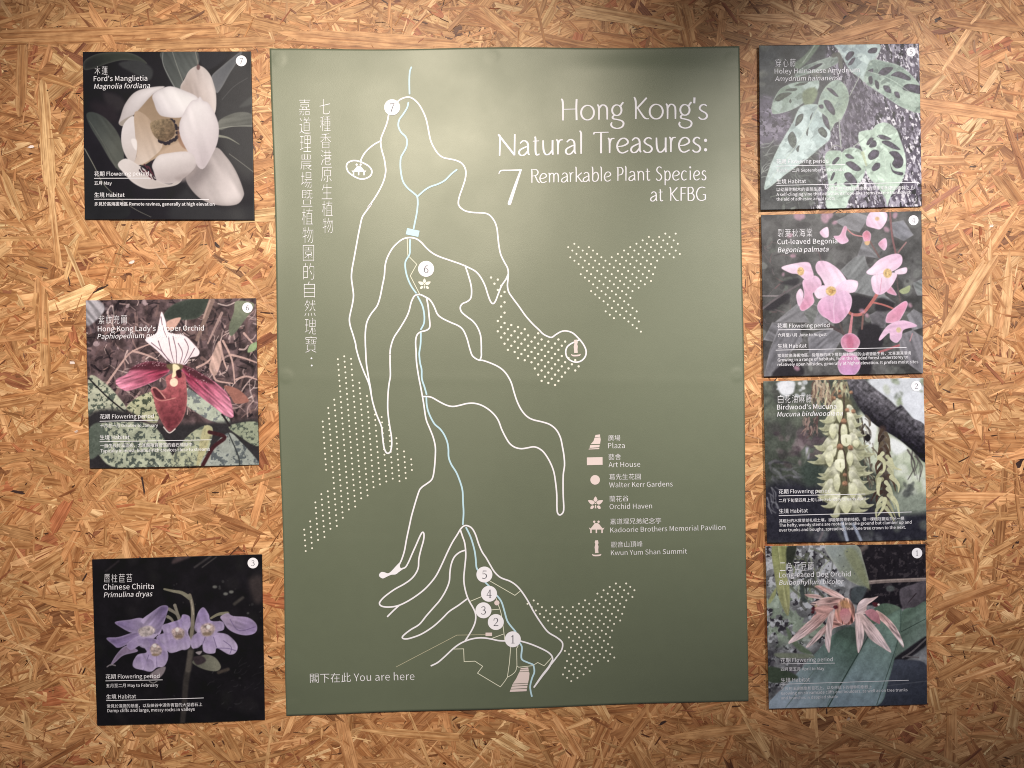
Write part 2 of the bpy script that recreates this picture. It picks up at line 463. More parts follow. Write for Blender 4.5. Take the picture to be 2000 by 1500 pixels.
# ------------------------------------------------------------------ sheets of paper
def sheet(name, quad, nu, nv, height, material, parent, painter=None, thick=0.35, warp=None):
    """a sheet whose corners are tl, tr, br, bl, with its own gentle waves"""
    q = np.array(quad, dtype=float)
    u, v = np.meshgrid(np.linspace(0, 1, nu), np.linspace(0, 1, nv))
    P = ((1 - u) * (1 - v))[..., None] * q[0] + (u * (1 - v))[..., None] * q[1] + (u * v)[..., None] * q[2] + ((1 - u) * v)[..., None] * q[3]
    px, py = P[..., 0], P[..., 1]
    if warp is not None:
        dx, dy = warp(u, v); px = px + dx; py = py + dy
    h = height(px, py)
    top = np.stack([wx(px), -h * .001, wz(py)], -1).reshape(-1, 3)
    ii = np.arange(nu * nv).reshape(nv, nu)
    F = np.stack([ii[1:, :-1], ii[1:, 1:], ii[:-1, 1:], ii[:-1, :-1]], -1).reshape(-1, 4).tolist()
    ring = np.concatenate([ii[0, :], ii[1:, -1], ii[-1, -2::-1], ii[-2:0:-1, 0]])
    low = top[ring].copy(); low[:, 1] += thick * .001
    b = len(top); m = len(ring)
    F += [[int(ring[k]), int(ring[(k + 1) % m]), b + (k + 1) % m, b + k] for k in range(m)]
    V = np.vstack([top, low])
    o = mesh_obj(name, V, F, material, parent, smooth=True)
    if painter is not None:
        col = lin(np.clip(painter(px, py), 0, 255)).reshape(-1, 3)
        col = np.vstack([col, np.full((m, 3), .25)])
        a = o.data.attributes.new('printed', 'FLOAT_COLOR', 'POINT')
        a.data.foreach_set('color', np.hstack([col, np.ones((len(col), 1))]).ravel())
    return o
# ------------------------------------------------------------------ the big map poster
def Z(fr, *pts):
    x, y, k = fr
    return [(x + p[0] / k, y + p[1] / k) + tuple(p[2:]) for p in pts]
F0 = (520, 80, 5); F1 = (660, 120, 5); F2 = (660, 400, 5); F3 = (660, 680, 5); F4 = (820, 460, 5); F5 = (820, 740, 5)
F6 = (720, 1000, 5); F7 = (740, 1100, 5); FL = (1120, 830, 5.357); FT = (950, 150, 4); FV = (560, 170, 4.8387)

POSTER = [(528, 97), (1443, 92), (1461, 1368), (560, 1397)]
TACKS = [(546, 118), (962, 113), (1427, 117), (560, 735), (1438, 732), (575, 1378), (1005, 1372), (1430, 1352)]
def smooth01(t):
    t = np.clip(t, 0, 1); return t * t * (3 - 2 * t)
def poster_h(px, py):
    px = np.asarray(px, float); py = np.asarray(py, float)
    v = (py - 95) / 1290.0
    u = (px - (528 + 32 * v)) / 908.0
    h = 3.4 + 2.2 * np.sin(np.pi * np.clip(u, 0, 1)) * np.sin(np.pi * np.clip(v, 0, 1)) ** .8
    h = h + 2.6 * np.sin(np.pi * np.clip(u, 0, 1) * 2) ** 2 * np.exp(-np.clip(v, 0, 1) / .022)          # top edge bows out between its tacks
    h = h + 1.2 * np.exp(-np.clip(u, 0, 1) / .018) * np.sin(np.pi * 2 * v) ** 2
    h = h + 1.0 * np.exp(-(1 - np.clip(u, 0, 1)) / .05) * np.sin(np.pi * 2 * v) ** 2
    h = h - 1.2 * smooth01((v - .945) / .06) + 1.8 * np.exp(-(1 - np.clip(v, 0, 1)) / .03) * np.sin(np.pi * 2 * np.clip(u, 0, 1)) ** 2
    h = h + 1.7 * (fbm(px / 230, py / 260, 5, 2) - .5)
    for y, s in ((742, .10), (1060, .05)):                       # creases left from rolling
        h = h + s * np.exp(-((py - y - .012 * (px - 1000)) / 12) ** 2)
    h = h + 5.0 * np.exp(-((u - .80) / .15) ** 2) * (1 - smooth01(v / .45)) * smooth01(v / .04)         # a slack fold under the upper right corner
    for x, y in TACKS:
        r = np.hypot(px - x, py - y)
        h = h + .34 * (1 - smooth01((r - 8) / 8)) - .30 * np.exp(-(r / 34) ** 2)
    return np.maximum(h, 1.9)

poster = empty('map_poster', 1010, 1383)
tag(poster, 'large olive green map poster with winding white trails and a white heading', 'poster')
def poster_warp(u, v):
    k = np.sin(np.pi * 2 * u) ** 2
    return 3.5 * np.exp(-u / .02) * np.sin(np.pi * 2 * v) ** 2 - 2.0 * np.exp(-(1 - u) / .02) * np.sin(np.pi * 2 * v) ** 2, 4.5 * np.exp(-v / .02) * k - 3.0 * np.exp(-(1 - v) / .02) * k
sheet('sheet', POSTER, 220, 300, poster_h, M_OLIVE, poster, warp=poster_warp)

def hp(): return Ink()
# heading in a light flared roman, drawn stroke by stroke (x across the letter, y in cap heights)
def ring(cx, cy, rx, ry, n=14):
    return [(cx + rx * math.cos(2 * math.pi * k / n + 1.2), cy + ry * math.sin(2 * math.pi * k / n + 1.2)) for k in range(n + 1)]
LET = {
 'H': [[(.0, 1.03), (.07, .94), (.10, .7), (.10, .0)], [(.92, 1.0), (.90, .6), (.92, 0)], '-', [(.10, .53), (.90, .53)]],
 'o': [ring(.5, .345, .46, .345)],
 'n': [[(.0, .72), (.1, .64), (.14, .5), (.14, 0)], [(.14, .5), (.36, .67), (.62, .68), (.82, .58), (.88, .4), (.88, 0)]],
 'g': [ring(.46, .43, .36, .25), [(.74, .60), (.85, .72), (.97, .80)], [(.30, .21), (.14, .12), (.2, .03), (.5, -.01), (.85, -.08), (.98, -.2), (.86, -.36), (.5, -.43), (.15, -.37), (.02, -.25), (.08, -.14)]],
 'K': [[(.0, 1.03), (.08, .93), (.12, .7), (.12, 0)], [(.84, 1.0), (.66, .86), (.18, .49)], [(.24, .52), (.62, .12), (.8, .02), (1.0, .01)]],
 "'": ['T', [(.55, 1.02), (.45, .74)]],
 's': [[(.88, .62), (.62, .69), (.3, .64), (.16, .5), (.4, .38), (.75, .29), (.92, .15), (.7, .01), (.3, 0), (.05, .1)]],
 'N': [[(.0, 1.02), (.1, .96), (.13, .8), (.10, 0)], 'T', [(.04, 1.0), (.95, .02)], '=', [(.95, 0), (.97, 1.02)]],
 'a': [[(.14, .57), (.42, .69), (.7, .65), (.84, .5), (.86, .12), (.98, .01)], [(.85, .43), (.5, .36), (.14, .25), (.06, .1), (.24, 0), (.55, .03), (.85, .22)]],
 't': [[(.28, .88), (.4, .75), (.40, .2), (.58, 0), (1.0, .05)], '-', [(.0, .66), (.95, .67)]],
 'u': [[(.06, .69), (.10, .25), (.28, .02), (.58, .03), (.86, .22)], [(.88, .69), (.88, .1), (.96, 0)]],
 'r': [[(.0, .72), (.2, .62), (.24, .45), (.24, 0)], [(.24, .46), (.5, .66), (1.0, .69)]],
 'l': [[(.1, 1.1), (.5, 1.0), (.55, .8), (.55, 0)]],
 'T': [[(.0, .9), (.06, .985), (.2, .99), (1.0, .99)], [(.5, .98), (.5, 0)]],
 'e': [[(.1, .30), (.55, .33), (.9, .45), (.86, .60), (.58, .69), (.26, .6), (.07, .34), (.2, .08), (.52, -.01), (.95, .1)]],
 ':': ['.', [(.5, .55), (.5, .54)], '.', [(.5, .10), (.5, .09)]],
 'R': [[(.05, 1.02), (.12, .95), (.14, .7), (.14, 0)], [(.12, .98), (.6, .99), (.82, .8), (.66, .58), (.16, .5)], [(.5, .53), (.78, .12), (1.0, 0)]],
 'm': [[(.0, .71), (.08, .6), (.09, 0)], [(.09, .5), (.25, .68), (.42, .66), (.5, .5), (.5, 0)], [(.5, .5), (.68, .68), (.85, .64), (.92, .45), (.92, 0)]],
 'k': [[(.0, 1.1), (.13, 1.0), (.15, 0)], [(.85, .68), (.2, .35)], [(.32, .42), (.8, .04), (1.0, 0)]],
 'b': [[(.0, 1.1), (.13, 1.0), (.15, .5), (.15, .12), (.4, 0), (.78, .08), (.94, .36), (.8, .62), (.5, .68), (.17, .5)]],
 'P': [[(.0, 1.02), (.14, .95), (.16, .7), (.16, 0)], [(.14, .98), (.66, .99), (.92, .78), (.75, .5), (.2, .42)]],
 'S': [[(.92, .9), (.62, 1.0), (.28, .94), (.14, .74), (.4, .56), (.76, .42), (.92, .2), (.65, .01), (.28, 0), (.04, .13)]],
 'p': [[(.0, .72), (.14, .62), (.16, .4), (.16, -.38)], [(.16, .48), (.42, .68), (.78, .62), (.94, .34), (.78, .06), (.46, 0), (.17, .1)]],
 'c': [[(.94, .6), (.6, .69), (.25, .6), (.07, .34), (.22, .07), (.55, -.01), (.95, .08)]],
 'i': [[(.3, .70), (.55, .6), (.55, 0)], '.', [(.5, .95), (.5, .94)]],
 'F': [[(.12, 1.0), (.12, 0)], [(.10, .98), (1.0, .98)], [(.12, .55), (.85, .55)]],
 'B': [[(.1, 1.0), (.12, 0)], [(.08, .98), (.6, .99), (.82, .78), (.62, .57), (.12, .53)], [(.5, .54), (.82, .46), (.95, .24), (.7, .02), (.1, .01)]],
 'G': [[(.96, .92), (.62, 1.0), (.25, .88), (.05, .5), (.22, .1), (.6, -.01), (.96, .08)], [(.70, .44), (.97, .44)], [(.96, .44), (.96, .06)]],
}
def letters(ink, row, cap, base0, base1, w):
    """row: (letter, x0, x1) in heading units; the base line runs base0 -> base1"""
    (bx0, by0), (bx1, by1) = base0, base1
    for ch, x0, x1 in row:
        k = w; mode = ''
        for st in LET[ch]:
            if isinstance(st, str): mode = st; continue
            mode_cap = (mode == '.')
            ww = {'': 1, '-': .72, '=': .85, 'T': 1.12, '.': 1.7}[mode] * w; mode = ''
            pts = []
            for i, (x, y) in enumerate(st):
                X = x0 + x * (x1 - x0)
                B = by0 + (by1 - by0) * (X - bx0) / (bx1 - bx0)
                fl = 1.0
                if len(st) > 3 and i in (0, len(st) - 1): fl = .78
                pts.append((X, B - y * cap, ww * fl))
            ink.ribbon(Z(FT, *[(p[0], p[1], p[2] / 4) for p in pts]), 1, True, 6, mode_cap, .45)
hd = Ink()
letters(hd, [('H', 583, 712), ('o', 732, 840), ('n', 862, 948), ('g', 966, 1066), ('K', 1145, 1262), ('o', 1262, 1373), ('n', 1394, 1477), ('g', 1495, 1596), ("'", 1605, 1626), ('s', 1645, 1722)], 164, (590, 354), (1720, 342), 14.6)
letters(hd, [('N', 90, 226), ('a', 250, 338), ('t', 362, 414), ('u', 436, 526), ('r', 545, 594), ('a', 613, 698), ('l', 722, 748), ('T', 832, 949), ('r', 945, 994), ('e', 1008, 1106), ('a', 1118, 1202), ('s', 1214, 1291), ('u', 1314, 1402), ('r', 1420, 1470), ('e', 1488, 1583), ('s', 1598, 1668), (':', 1690, 1718)], 163, (95, 626), (1700, 596), 14.6)
hd.build('heading_lettering', M_WHITE, poster, poster_h)
sb = Ink()
letters(sb, [('R', 345, 415), ('e', 413, 472), ('m', 484, 566), ('a', 582, 637), ('r', 646, 677), ('k', 690, 750), ('a', 750, 804), ('b', 818, 874), ('l', 884, 900), ('e', 913, 969), ('P', 1013, 1064), ('l', 1075, 1090), ('a', 1104, 1158), ('n', 1172, 1226), ('t', 1236, 1272), ('S', 1316, 1364), ('p', 1380, 1430), ('e', 1443, 1502), ('c', 1513, 1558), ('i', 1575, 1592), ('e', 1608, 1660), ('s', 1673, 1709)], 103, (345, 837), (1705, 813), 9.4)
letters(sb, [('a', 1273, 1327), ('t', 1338, 1372), ('K', 1424, 1495), ('F', 1508, 1554), ('B', 1563, 1618), ('G', 1630, 1706)], 103, (1275, 981), (1705, 972), 9.4)
sb.build('subheading_lettering', M_WHITE, poster, poster_h)
sv = Ink()
sv.ribbon(Z(FT, (98, 766, 1.6), (106, 748, 2.2), (125, 740, 2.6), (180, 739, 2.7), (272, 737, 3.2)), 1)
sv.ribbon(Z(FT, (268, 740, 3.5), (226, 860, 5.5), (180, 997, 7.0)), 1)
sv.build('large_numeral', M_WHITE, poster, poster_h)

ch = Ink()
c1 = '嘉道理農場暨植物園的自然瑰寶'
for i, g in enumerate(c1):
    t = i / 13.0
    write_box(ch, g, 596.5 + 12.5 * t, 211.5 + (673 - 211.5) * t, 21.5, 31.5, .29)
for i, g in enumerate('七種香港原生植物'):
    t = i / 7.0
    write_box(ch, g, 636 + 6 * t, 210.5 + (442 - 210.5) * t, 20.5, 29.5, .29)
ch.disc(610, 700, 1.7); ch.disc(610.5, 714, 1.7)
ch.build('chinese_heading', M_WHITE, poster, poster_h)

# trails ----------------------------------------------------------------
TW = 2.9
tr = Ink()
def trail(*segs):
    P = []
    for fr, pts in segs: P += Z(fr, *pts)
    tr.ribbon(P, TW, True, 5)
trail((F1, [(590, 402), (630, 375), (690, 360), (740, 378), (790, 425), (830, 490), (862, 565), (880, 640), (895, 720), (912, 790), (940, 850), (980, 910), (1030, 948), (1090, 962), (1150, 975), (1205, 1000), (1238, 1040), (1252, 1090), (1245, 1160), (1220, 1240), (1195, 1310), (1180, 1370)]),
      (F2, [(1182, 10), (1205, 42), (1250, 70), (1320, 84), (1400, 88), (1450, 94), (1490, 117), (1530, 170), (1553, 235), (1562, 310), (1572, 400), (1590, 490), (1625, 565), (1655, 620), (1664, 670), (1660, 740), (1656, 800), (1670, 860), (1710, 920), (1770, 1000), (1830, 1085), (1900, 1165), (1960, 1222)]),
      (F4, [(1200, 962), (1240, 985), (1285, 997), (1330, 967), (1380, 940), (1430, 935), (1490, 955), (1545, 1005), (1590, 1060), (1618, 1120), (1615, 1175), (1580, 1220), (1525, 1238), (1470, 1222), (1432, 1185), (1422, 1130), (1440, 1085), (1480, 1055), (1520, 1037), (1560, 1018)]))
trail((F1, [(500, 535), (485, 610), (455, 690), (428, 760), (424, 810), (435, 880), (458, 960), (470, 1040), (472, 1090), (455, 1170), (415, 1260), (355, 1360), (300, 1435)]),
      (F2, [(335, 0), (280, 75), (245, 130), (225, 210), (205, 310), (185, 420), (165, 530), (145, 640), (140, 720), (150, 800), (160, 890), (150, 970), (130, 1060), (120, 1120), (128, 1185), (155, 1270), (180, 1360)]),
      (F3, [(185, 0), (215, 110), (260, 230), (310, 350), (335, 470), (350, 540), (385, 650), (430, 760), (440, 840), (450, 930), (462, 985), (480, 1018), (500, 1022), (520, 1002), (531, 940), (528, 860), (515, 780), (500, 680), (492, 580), (495, 450), (505, 350), (518, 270), (515, 150), (515, 70)]),
      (F2, [(514, 1460), (522, 1390), (552, 1300), (610, 1210), (670, 1110), (700, 1040), (720, 960), (745, 905), (770, 885), (810, 882), (850, 900), (900, 930), (940, 990), (975, 1070), (1020, 1110), (1100, 1150), (1180, 1185), (1225, 1225), (1260, 1300), (1285, 1390)]),
      (F3, [(1297, 30), (1312, 70), (1340, 98), (1380, 118), (1420, 122), (1500, 150), (1580, 190), (1640, 245), (1690, 330), (1720, 430), (1750, 520), (1790, 600), (1840, 660), (1900, 695)]),
      (F5, [(1200, 420), (1270, 445), (1330, 495), (1370, 570), (1390, 660), (1405, 750), (1410, 840), (1398, 930), (1396, 1050), (1398, 1150), (1403, 1250), (1395, 1298), (1365, 1322), (1342, 1300), (1336, 1240), (1335, 1130), (1325, 1020), (1305, 900), (1265, 800), (1210, 715), (1160, 675), (1110, 660), (1050, 670), (990, 678), (930, 665), (880, 630), (840, 570), (800, 490), (770, 410), (730, 350), (670, 295), (600, 255), (530, 237), (460, 240), (400, 255), (330, 268), (270, 258), (200, 225), (130, 185), (90, 173), (35, 172)]))
trail((F1, [(428, 785), (370, 815), (310, 860), (265, 910), (235, 965), (233, 988)]))
trail((F1, [(90, 1040), (100, 1005), (140, 982), (190, 980), (250, 1000), (310, 1035), (338, 1080), (325, 1125), (280, 1152), (230, 1158), (170, 1135), (110, 1090), (90, 1040)]))
trail((F3, [(332, 455), (325, 390), (305, 280), (285, 150), (278, 20)]),
      (F2, [(275, 1360), (275, 1250), (290, 1150), (330, 1070), (390, 990), (420, 900), (440, 800), (460, 700), (468, 600), (490, 520), (540, 430), (600, 370), (650, 338), (710, 328), (770, 340), (820, 375), (870, 430), (930, 480), (1000, 515), (1100, 550), (1200, 585), (1280, 620), (1350, 660), (1400, 720), (1440, 800), (1465, 880), (1490, 945), (1515, 970), (1540, 945), (1565, 880), (1600, 795), (1640, 735), (1660, 690)]))
trail((F2, [(1245, 600), (1275, 690), (1300, 780), (1308, 850), (1300, 915), (1265, 950), (1220, 970), (1198, 1005), (1210, 1050), (1260, 1095), (1320, 1140), (1365, 1200), (1395, 1280), (1402, 1380)]),
      (F3, [(1402, 30), (1402, 80), (1388, 117)]))
trail((F2, [(870, 915), (885, 990), (895, 1090), (903, 1170), (895, 1210), (860, 1232), (815, 1243), (780, 1270), (765, 1320), (765, 1390)]),
      (F3, [(768, 20), (772, 130), (790, 260), (815, 390), (840, 530), (865, 690), (900, 780), (935, 870), (955, 960), (955, 1050), (948, 1150), (935, 1240), (915, 1285), (870, 1320), (820, 1357), (790, 1410)]),
      (F6, [(430, 10), (405, 120), (375, 260), (355, 370), (330, 450), (307, 500)]))
trail((F6, [(330, 545), (365, 530), (395, 480), (430, 400), (470, 310), (510, 220), (532, 190), (545, 210), (540, 270), (515, 360), (495, 450), (490, 530), (465, 590), (420, 645), (350, 695), (260, 745), (170, 810), (125, 855), (112, 888), (140, 912), (210, 918), (290, 905), (370, 870), (460, 815), (550, 745), (620, 670), (670, 600), (720, 500), (770, 390), (820, 290), (870, 210), (900, 160), (930, 130), (965, 125), (1010, 150), (1045, 210), (1075, 300), (1110, 380), (1150, 440), (1190, 510), (1230, 575), (1290, 630), (1380, 665), (1440, 705), (1490, 760), (1550, 850), (1610, 960), (1680, 1070), (1750, 1160), (1830, 1210), (1880, 1250), (1893, 1285), (1880, 1340), (1830, 1410)]),
      (F7, [(1660, 1000), (1590, 1090), (1515, 1198)]))
tr.ribbon(Z(F7, (1690, 940, 3), (1660, 1000, 4.2), (1590, 1090, 4.2), (1518, 1194, 3)), 1)
trail((F6, [(300, 905), (250, 950), (190, 1010)]))
trail((F6, [(900, 170), (920, 230), (940, 290), (950, 370), (950, 440), (940, 540), (932, 640), (940, 720), (960, 800), (985, 860), (1020, 920), (1045, 980), (1045, 1050), (1020, 1120), (980, 1190), (945, 1245)]))
trail((F6, [(942, 365), (890, 385), (840, 430), (810, 500), (797, 580), (790, 670), (755, 760), (700, 850), (640, 920), (570, 1000), (500, 1085), (420, 1135), (360, 1180), (333, 1213), (360, 1228), (420, 1218), (520, 1180), (630, 1110), (720, 1030), (790, 960), (880, 900), (960, 840)]))
trail((F6, [(615, 1488), (680, 1455), (750, 1395), (830, 1320), (900, 1270), (980, 1235), (1060, 1218), (1130, 1217), (1200, 1228), (1270, 1243), (1340, 1246)]))
trail((F6, [(1475, 1246), (1560, 1270), (1650, 1305), (1740, 1350), (1785, 1390), (1795, 1430), (1780, 1470), (1760, 1500)]))
tr.poly(Z(F6, (308, 488), (312, 530), (330, 545), (345, 545), (300, 578), (270, 600), (225, 605), (180, 625), (145, 640), (115, 625), (108, 602), (130, 578), (160, 580), (190, 590), (215, 580), (245, 550), (280, 512)), True)
tr.build('trail_line', M_WHITE, poster, poster_h, .30)

def footpath(pts, sm):
    k = Ink(); k.ribbon(pts, 1.25, sm); k.build('footpath_line', M_THIN, poster, poster_h, .25)
for fr, pts in [(F6, [(1180, 660), (1428, 803), (1482, 760)]), (F6, [(1105, 815), (985, 865)]), (F6, [(1195, 945), (1280, 937)]),
                (F6, [(1322, 1178), (1195, 1225)]), (F7, [(1288, 800), (1275, 960), (1255, 1100), (1230, 1140), (1187, 1195), (965, 1060), (1015, 993), (940, 943), (835, 948), (830, 823), (735, 825)]),
                (F7, [(1360, 795), (1345, 820), (1348, 990), (1365, 1003), (1500, 988), (1550, 957), (1612, 990), (1690, 905)]),
                (F2, [(682, 340), (688, 500), (775, 588), (712, 700), (805, 880)])]:
    footpath(Z(fr, *pts), False)
footpath(Z(F6, (1248, 835), (1265, 890), (1285, 945), (1300, 1010), (1318, 1140), (1330, 1240)), True)
footpath(Z(F7, (1348, 990), (1335, 1040), (1300, 1075), (1255, 1100)), True)
pt = Ink(); pt.ribbon(Z(F7, (1042, 685), (765, 690), (175, 1000)), 1.0, False); pt.build('pointer_line', M_BEIGE, poster, poster_h, .22)

st = Ink()
for segs in [[(F1, [(722, 72), (708, 110), (702, 180), (702, 255), (704, 328)])],
             [(F1, [(692, 415), (680, 465), (640, 530), (605, 580), (595, 640), (620, 700), (665, 745), (680, 790), (672, 850), (640, 910), (620, 950), (615, 1030), (625, 1120), (645, 1190), (690, 1250), (745, 1295), (778, 1330), (785, 1390)]), (F2, [(783, 20), (775, 90), (755, 190), (745, 240)])],
             [(F1, [(1163, 1068), (1110, 1110), (1050, 1170), (980, 1208), (910, 1232), (850, 1268), (780, 1330)])],
             [(F2, [(710, 350), (708, 420), (705, 490), (665, 565), (668, 650), (690, 730), (725, 805), (768, 865)])],
             [(F2, [(785, 900), (830, 990), (848, 1080), (845, 1160), (815, 1220)])],
             [(F2, [(815, 1255), (812, 1360), (800, 1440)]), (F3, [(800, 80), (808, 150), (822, 210), (825, 300), (850, 380), (870, 450)])],
             [(F3, [(868, 485), (873, 560), (895, 640), (945, 735), (1000, 785), (1040, 840), (1070, 910), (1082, 980), (1085, 1060), (1110, 1130), (1160, 1210), (1200, 1310), (1220, 1390)]), (F5, [(425, 1200), (430, 1300), (423, 1412)])],
             [(F6, [(955, 145), (1000, 240), (1035, 360), (1048, 450), (1055, 530), (1075, 565)])], [(F6, [(1140, 675), (1180, 715)])],
             [(F6, [(1250, 800), (1295, 860), (1325, 950), (1350, 1040), (1380, 1090), (1435, 1155)])],
             [(F6, [(1475, 1265), (1497, 1310), (1490, 1390), (1500, 1430), (1550, 1455), (1600, 1475)]), (F7, [(1510, 990), (1517, 1050), (1495, 1110), (1478, 1180), (1480, 1230), (1493, 1288)])]]:
    P = []
    for fr, pts in segs: P += Z(fr, *pts)
    st.ribbon(P, 3.2, True, 5)
st.build('stream_line', M_BLUE, poster, poster_h, .40)
pd = Ink(); pd.poly(Z(F2, (682, 235), (803, 262), (790, 322), (668, 296))); pd.build('pond', M_BLUE, poster, poster_h, .5)

def marker(d, x, y, r):
    k = Ink(); k.disc(x, y, r, 40)
    b = k.build('numbered_marker', M_WHITE, poster, poster_h, .55)
    n = Ink(); digit(n, d, x, y, r * .98); n.build('numeral', M_GREY, b, poster_h, .72)
for d, fr, p in [('7', F1, (535, 460)), ('6', F2, (866, 632)), ('5', F6, (1132, 600)), ('4', F6, (1177, 787)), ('3', F6, (1123, 948)), ('2', F6, (1243, 1062)), ('1', F6, (1408, 1230))]:
    (x, y), = Z(fr, p); marker(d, x, y, 15.5)

# dotted woodland, four fields
def inside(poly, x, y):
    c = False; n = len(poly)
    for i in range(n):
        x0, y0 = poly[i]; x1, y1 = poly[i - 1]
        if (y0 > y) != (y1 > y) and x < (x1 - x0) * (y - y0) / (y1 - y0) + x0: c = not c
    return c
for fr, an, a, b, r, pg in [
    ((1080, 440, 6.523), (768, 545), (131, 0), (52.6, 42.8), 12, [(165, 270), (260, 235), (470, 270), (640, 420), (730, 395), (880, 310), (1130, 175), (1410, 85), (1575, 85), (1620, 370), (1530, 440), (1310, 480), (1320, 560), (1275, 640), (1250, 730), (1030, 850), (1010, 960), (1070, 1090), (1140, 1290), (1140, 1370), (1080, 1370), (880, 1200), (760, 1200), (640, 1100), (760, 1100), (560, 930), (460, 850), (520, 830), (440, 740), (320, 640), (340, 590), (400, 600), (190, 425)]),
    ((1010, 1120, 6.25), (777, 480), (125, 0), (50.3, 41), 11.5, [(100, 345), (190, 300), (310, 380), (700, 385), (830, 300), (900, 330), (960, 230), (1110, 140), (1180, 95), (1340, 90), (1430, 190), (1410, 280), (1320, 420), (1265, 570), (1150, 700), (1140, 760), (1180, 880), (1140, 930), (1200, 1010), (1110, 1060), (900, 1110), (890, 1185), (810, 1225), (790, 1295), (650, 1310), (540, 1215), (590, 1050), (565, 925), (640, 890), (610, 770), (690, 750), (640, 690), (520, 700), (400, 600), (280, 500), (210, 450)]),
    (F4, (1122, 998), (65.4, 20), (-32.7, 40.2), 11, [(675, 410), (780, 425), (800, 520), (850, 540), (845, 850), (970, 885), (1080, 945), (1180, 960), (1260, 1015), (1400, 985), (1440, 1020), (1400, 1100), (1420, 1190), (1510, 1195), (1565, 1270), (1520, 1320), (1400, 1390), (1320, 1470), (1180, 1425), (1105, 1300), (1000, 1235), (950, 1200), (820, 1090), (750, 950), (750, 830), (785, 790), (780, 590), (740, 540)]),
    ((560, 680, 3.41), (388, 55), (2.6, 35.6), (45, 16.5), 6, [(325, 60), (380, 40), (445, 55), (450, 150), (495, 215), (560, 360), (640, 440), (690, 490), (740, 610), (800, 680), (845, 720), (845, 810), (800, 870), (700, 905), (590, 935), (540, 985), (450, 1070), (400, 1125), (330, 1190), (245, 1280), (190, 1335), (150, 1355), (95, 1335), (95, 1270), (130, 1180), (180, 1120), (200, 1000), (245, 940), (290, 935), (270, 830), (240, 810), (220, 600), (222, 485), (265, 420), (305, 330), (345, 320)])]:
    k = Ink()
    for i in range(-60, 60):
        for j in range(-60, 60):
            x = an[0] + i * a[0] + j * b[0]; y = an[1] + i * a[1] + j * b[1]
            if inside(pg, x, y):
                (X, Y), = Z(fr, (x, y)); k.disc(X, Y, r / fr[2], 12)
    k.build('dotted_woodland', M_CREAM, poster, poster_h, .15)

# symbols
def pavilion(k, x, y, s):
    q = lambda *p: [(x + a * s, y + b * s) for a, b in p]
    k.poly(q((-14, 1), (-11, 3), (-9, 1), (-5, -4), (-3, -7), (3, -7), (6, -4), (10, 1), (12, 3), (15, 1), (13, 5), (-12, 5)))
    for a in (-4, 4): k.disc(x + a * s, y - 9.5 * s, 2.2 * s, 10)
    for a in (-10, 0, 10.5): k.poly(q((a - 1.3, 4), (a + 1.3, 4), (a + 1.3, 11.5), (a - 1.3, 11.5)))
def orchid(k, x, y, s):
    q = lambda *p: [(x + a * s, y + b * s) for a, b in p]
    k.poly(q((0, -13), (3.6, -7), (1.5, -3.5), (0, -3), (-1.5, -3.5), (-3.6, -7)), True)
    for m in (-1, 1):
        k.poly(q((m * 1.6, -1.5), (m * 5, -5.5), (m * 13.5, -6), (m * 11, -1), (m * 7, 1.8), (m * 4, 1.2)), True)
        k.poly(q((m * 2.6, 5), (m * 6, 3.6), (m * 9, 6), (m * 9, 9.8), (m * 5, 9.4)), True)
    k.disc(x, y - .2 * s, 1.3 * s, 10); k.poly(q((-1, 2.5), (1, 2.5), (1.4, 9), (-1.4, 9)))
def statue(k, x, y, s):
    q = lambda *p: [(x + a * s, y + b * s) for a, b in p]
    k.poly(q((-3, -15), (2.6, -15.5), (3.6, -10), (2.5, -7), (3.6, -3), (3, 3), (3.6, 9), (-3, 9.6), (-3.4, 3), (-4, -2), (-2.6, -8), (-3.8, -11)))
    k.poly(q((-9, 11), (-6, 12.4), (0, 12.6), (6, 12), (9, 11), (6.5, 15), (-6, 15.4)), True)
def plaza(k, fr, bands):
    for b in bands: k.poly(Z(fr, *b))
k = Ink(); pavilion(k, 702, 333, 1.0); k.build('pavilion_symbol', M_WHITE, poster, poster_h, .35)
k = Ink(); orchid(k, 830, 556.5, .88); k.build('orchid_symbol', M_CREAM, poster, poster_h, .35)
k = Ink(); statue(k, 1124, 680, 1.05); k.build('statue_symbol', M_WARM, poster, poster_h, .6)
k = Ink(); k.disc(*Z(F6, (1253, 875))[0], 5, 24); k.build('garden_symbol', M_WARM, poster, poster_h, .6)
k = Ink(); k.poly(Z(F6, (1143, 1165), (1206, 1165), (1206, 1198), (1143, 1198))); k.build('house_symbol', M_WARM, poster, poster_h, .45)
k = Ink(); plaza(k, F7, [[(1385, 1011), (1458, 1004), (1460, 1019), (1381, 1022)], [(1379, 1027), (1461, 1023), (1463, 1042), (1373, 1045)], [(1371, 1050), (1465, 1046), (1470, 1062), (1466, 1110), (1456, 1157), (1308, 1164), (1340, 1115)],
                         [(1305, 1170), (1454, 1162), (1452, 1178), (1300, 1186)], [(1298, 1192), (1450, 1184), (1446, 1208), (1288, 1215)], [(1286, 1221), (1444, 1214), (1442, 1238), (1278, 1245)]])
k.build('plaza_symbol', M_WARM, poster, poster_h, .4)
k = Ink(); plaza(k, FL, [[(226, 102), (272, 96), (275, 122), (218, 128)], [(216, 132), (276, 126), (280, 150), (274, 195), (176, 198), (205, 165)], [(170, 208), (270, 204), (266, 230), (165, 236)], [(158, 244), (266, 238), (264, 249), (153, 253)]])
k.build('plaza_symbol', M_WARM, poster, poster_h, .4)
k = Ink(); k.poly(Z(FL, (136, 336), (299, 332), (300, 412), (137, 416))); k.build('house_symbol', M_WARM, poster, poster_h, .4)
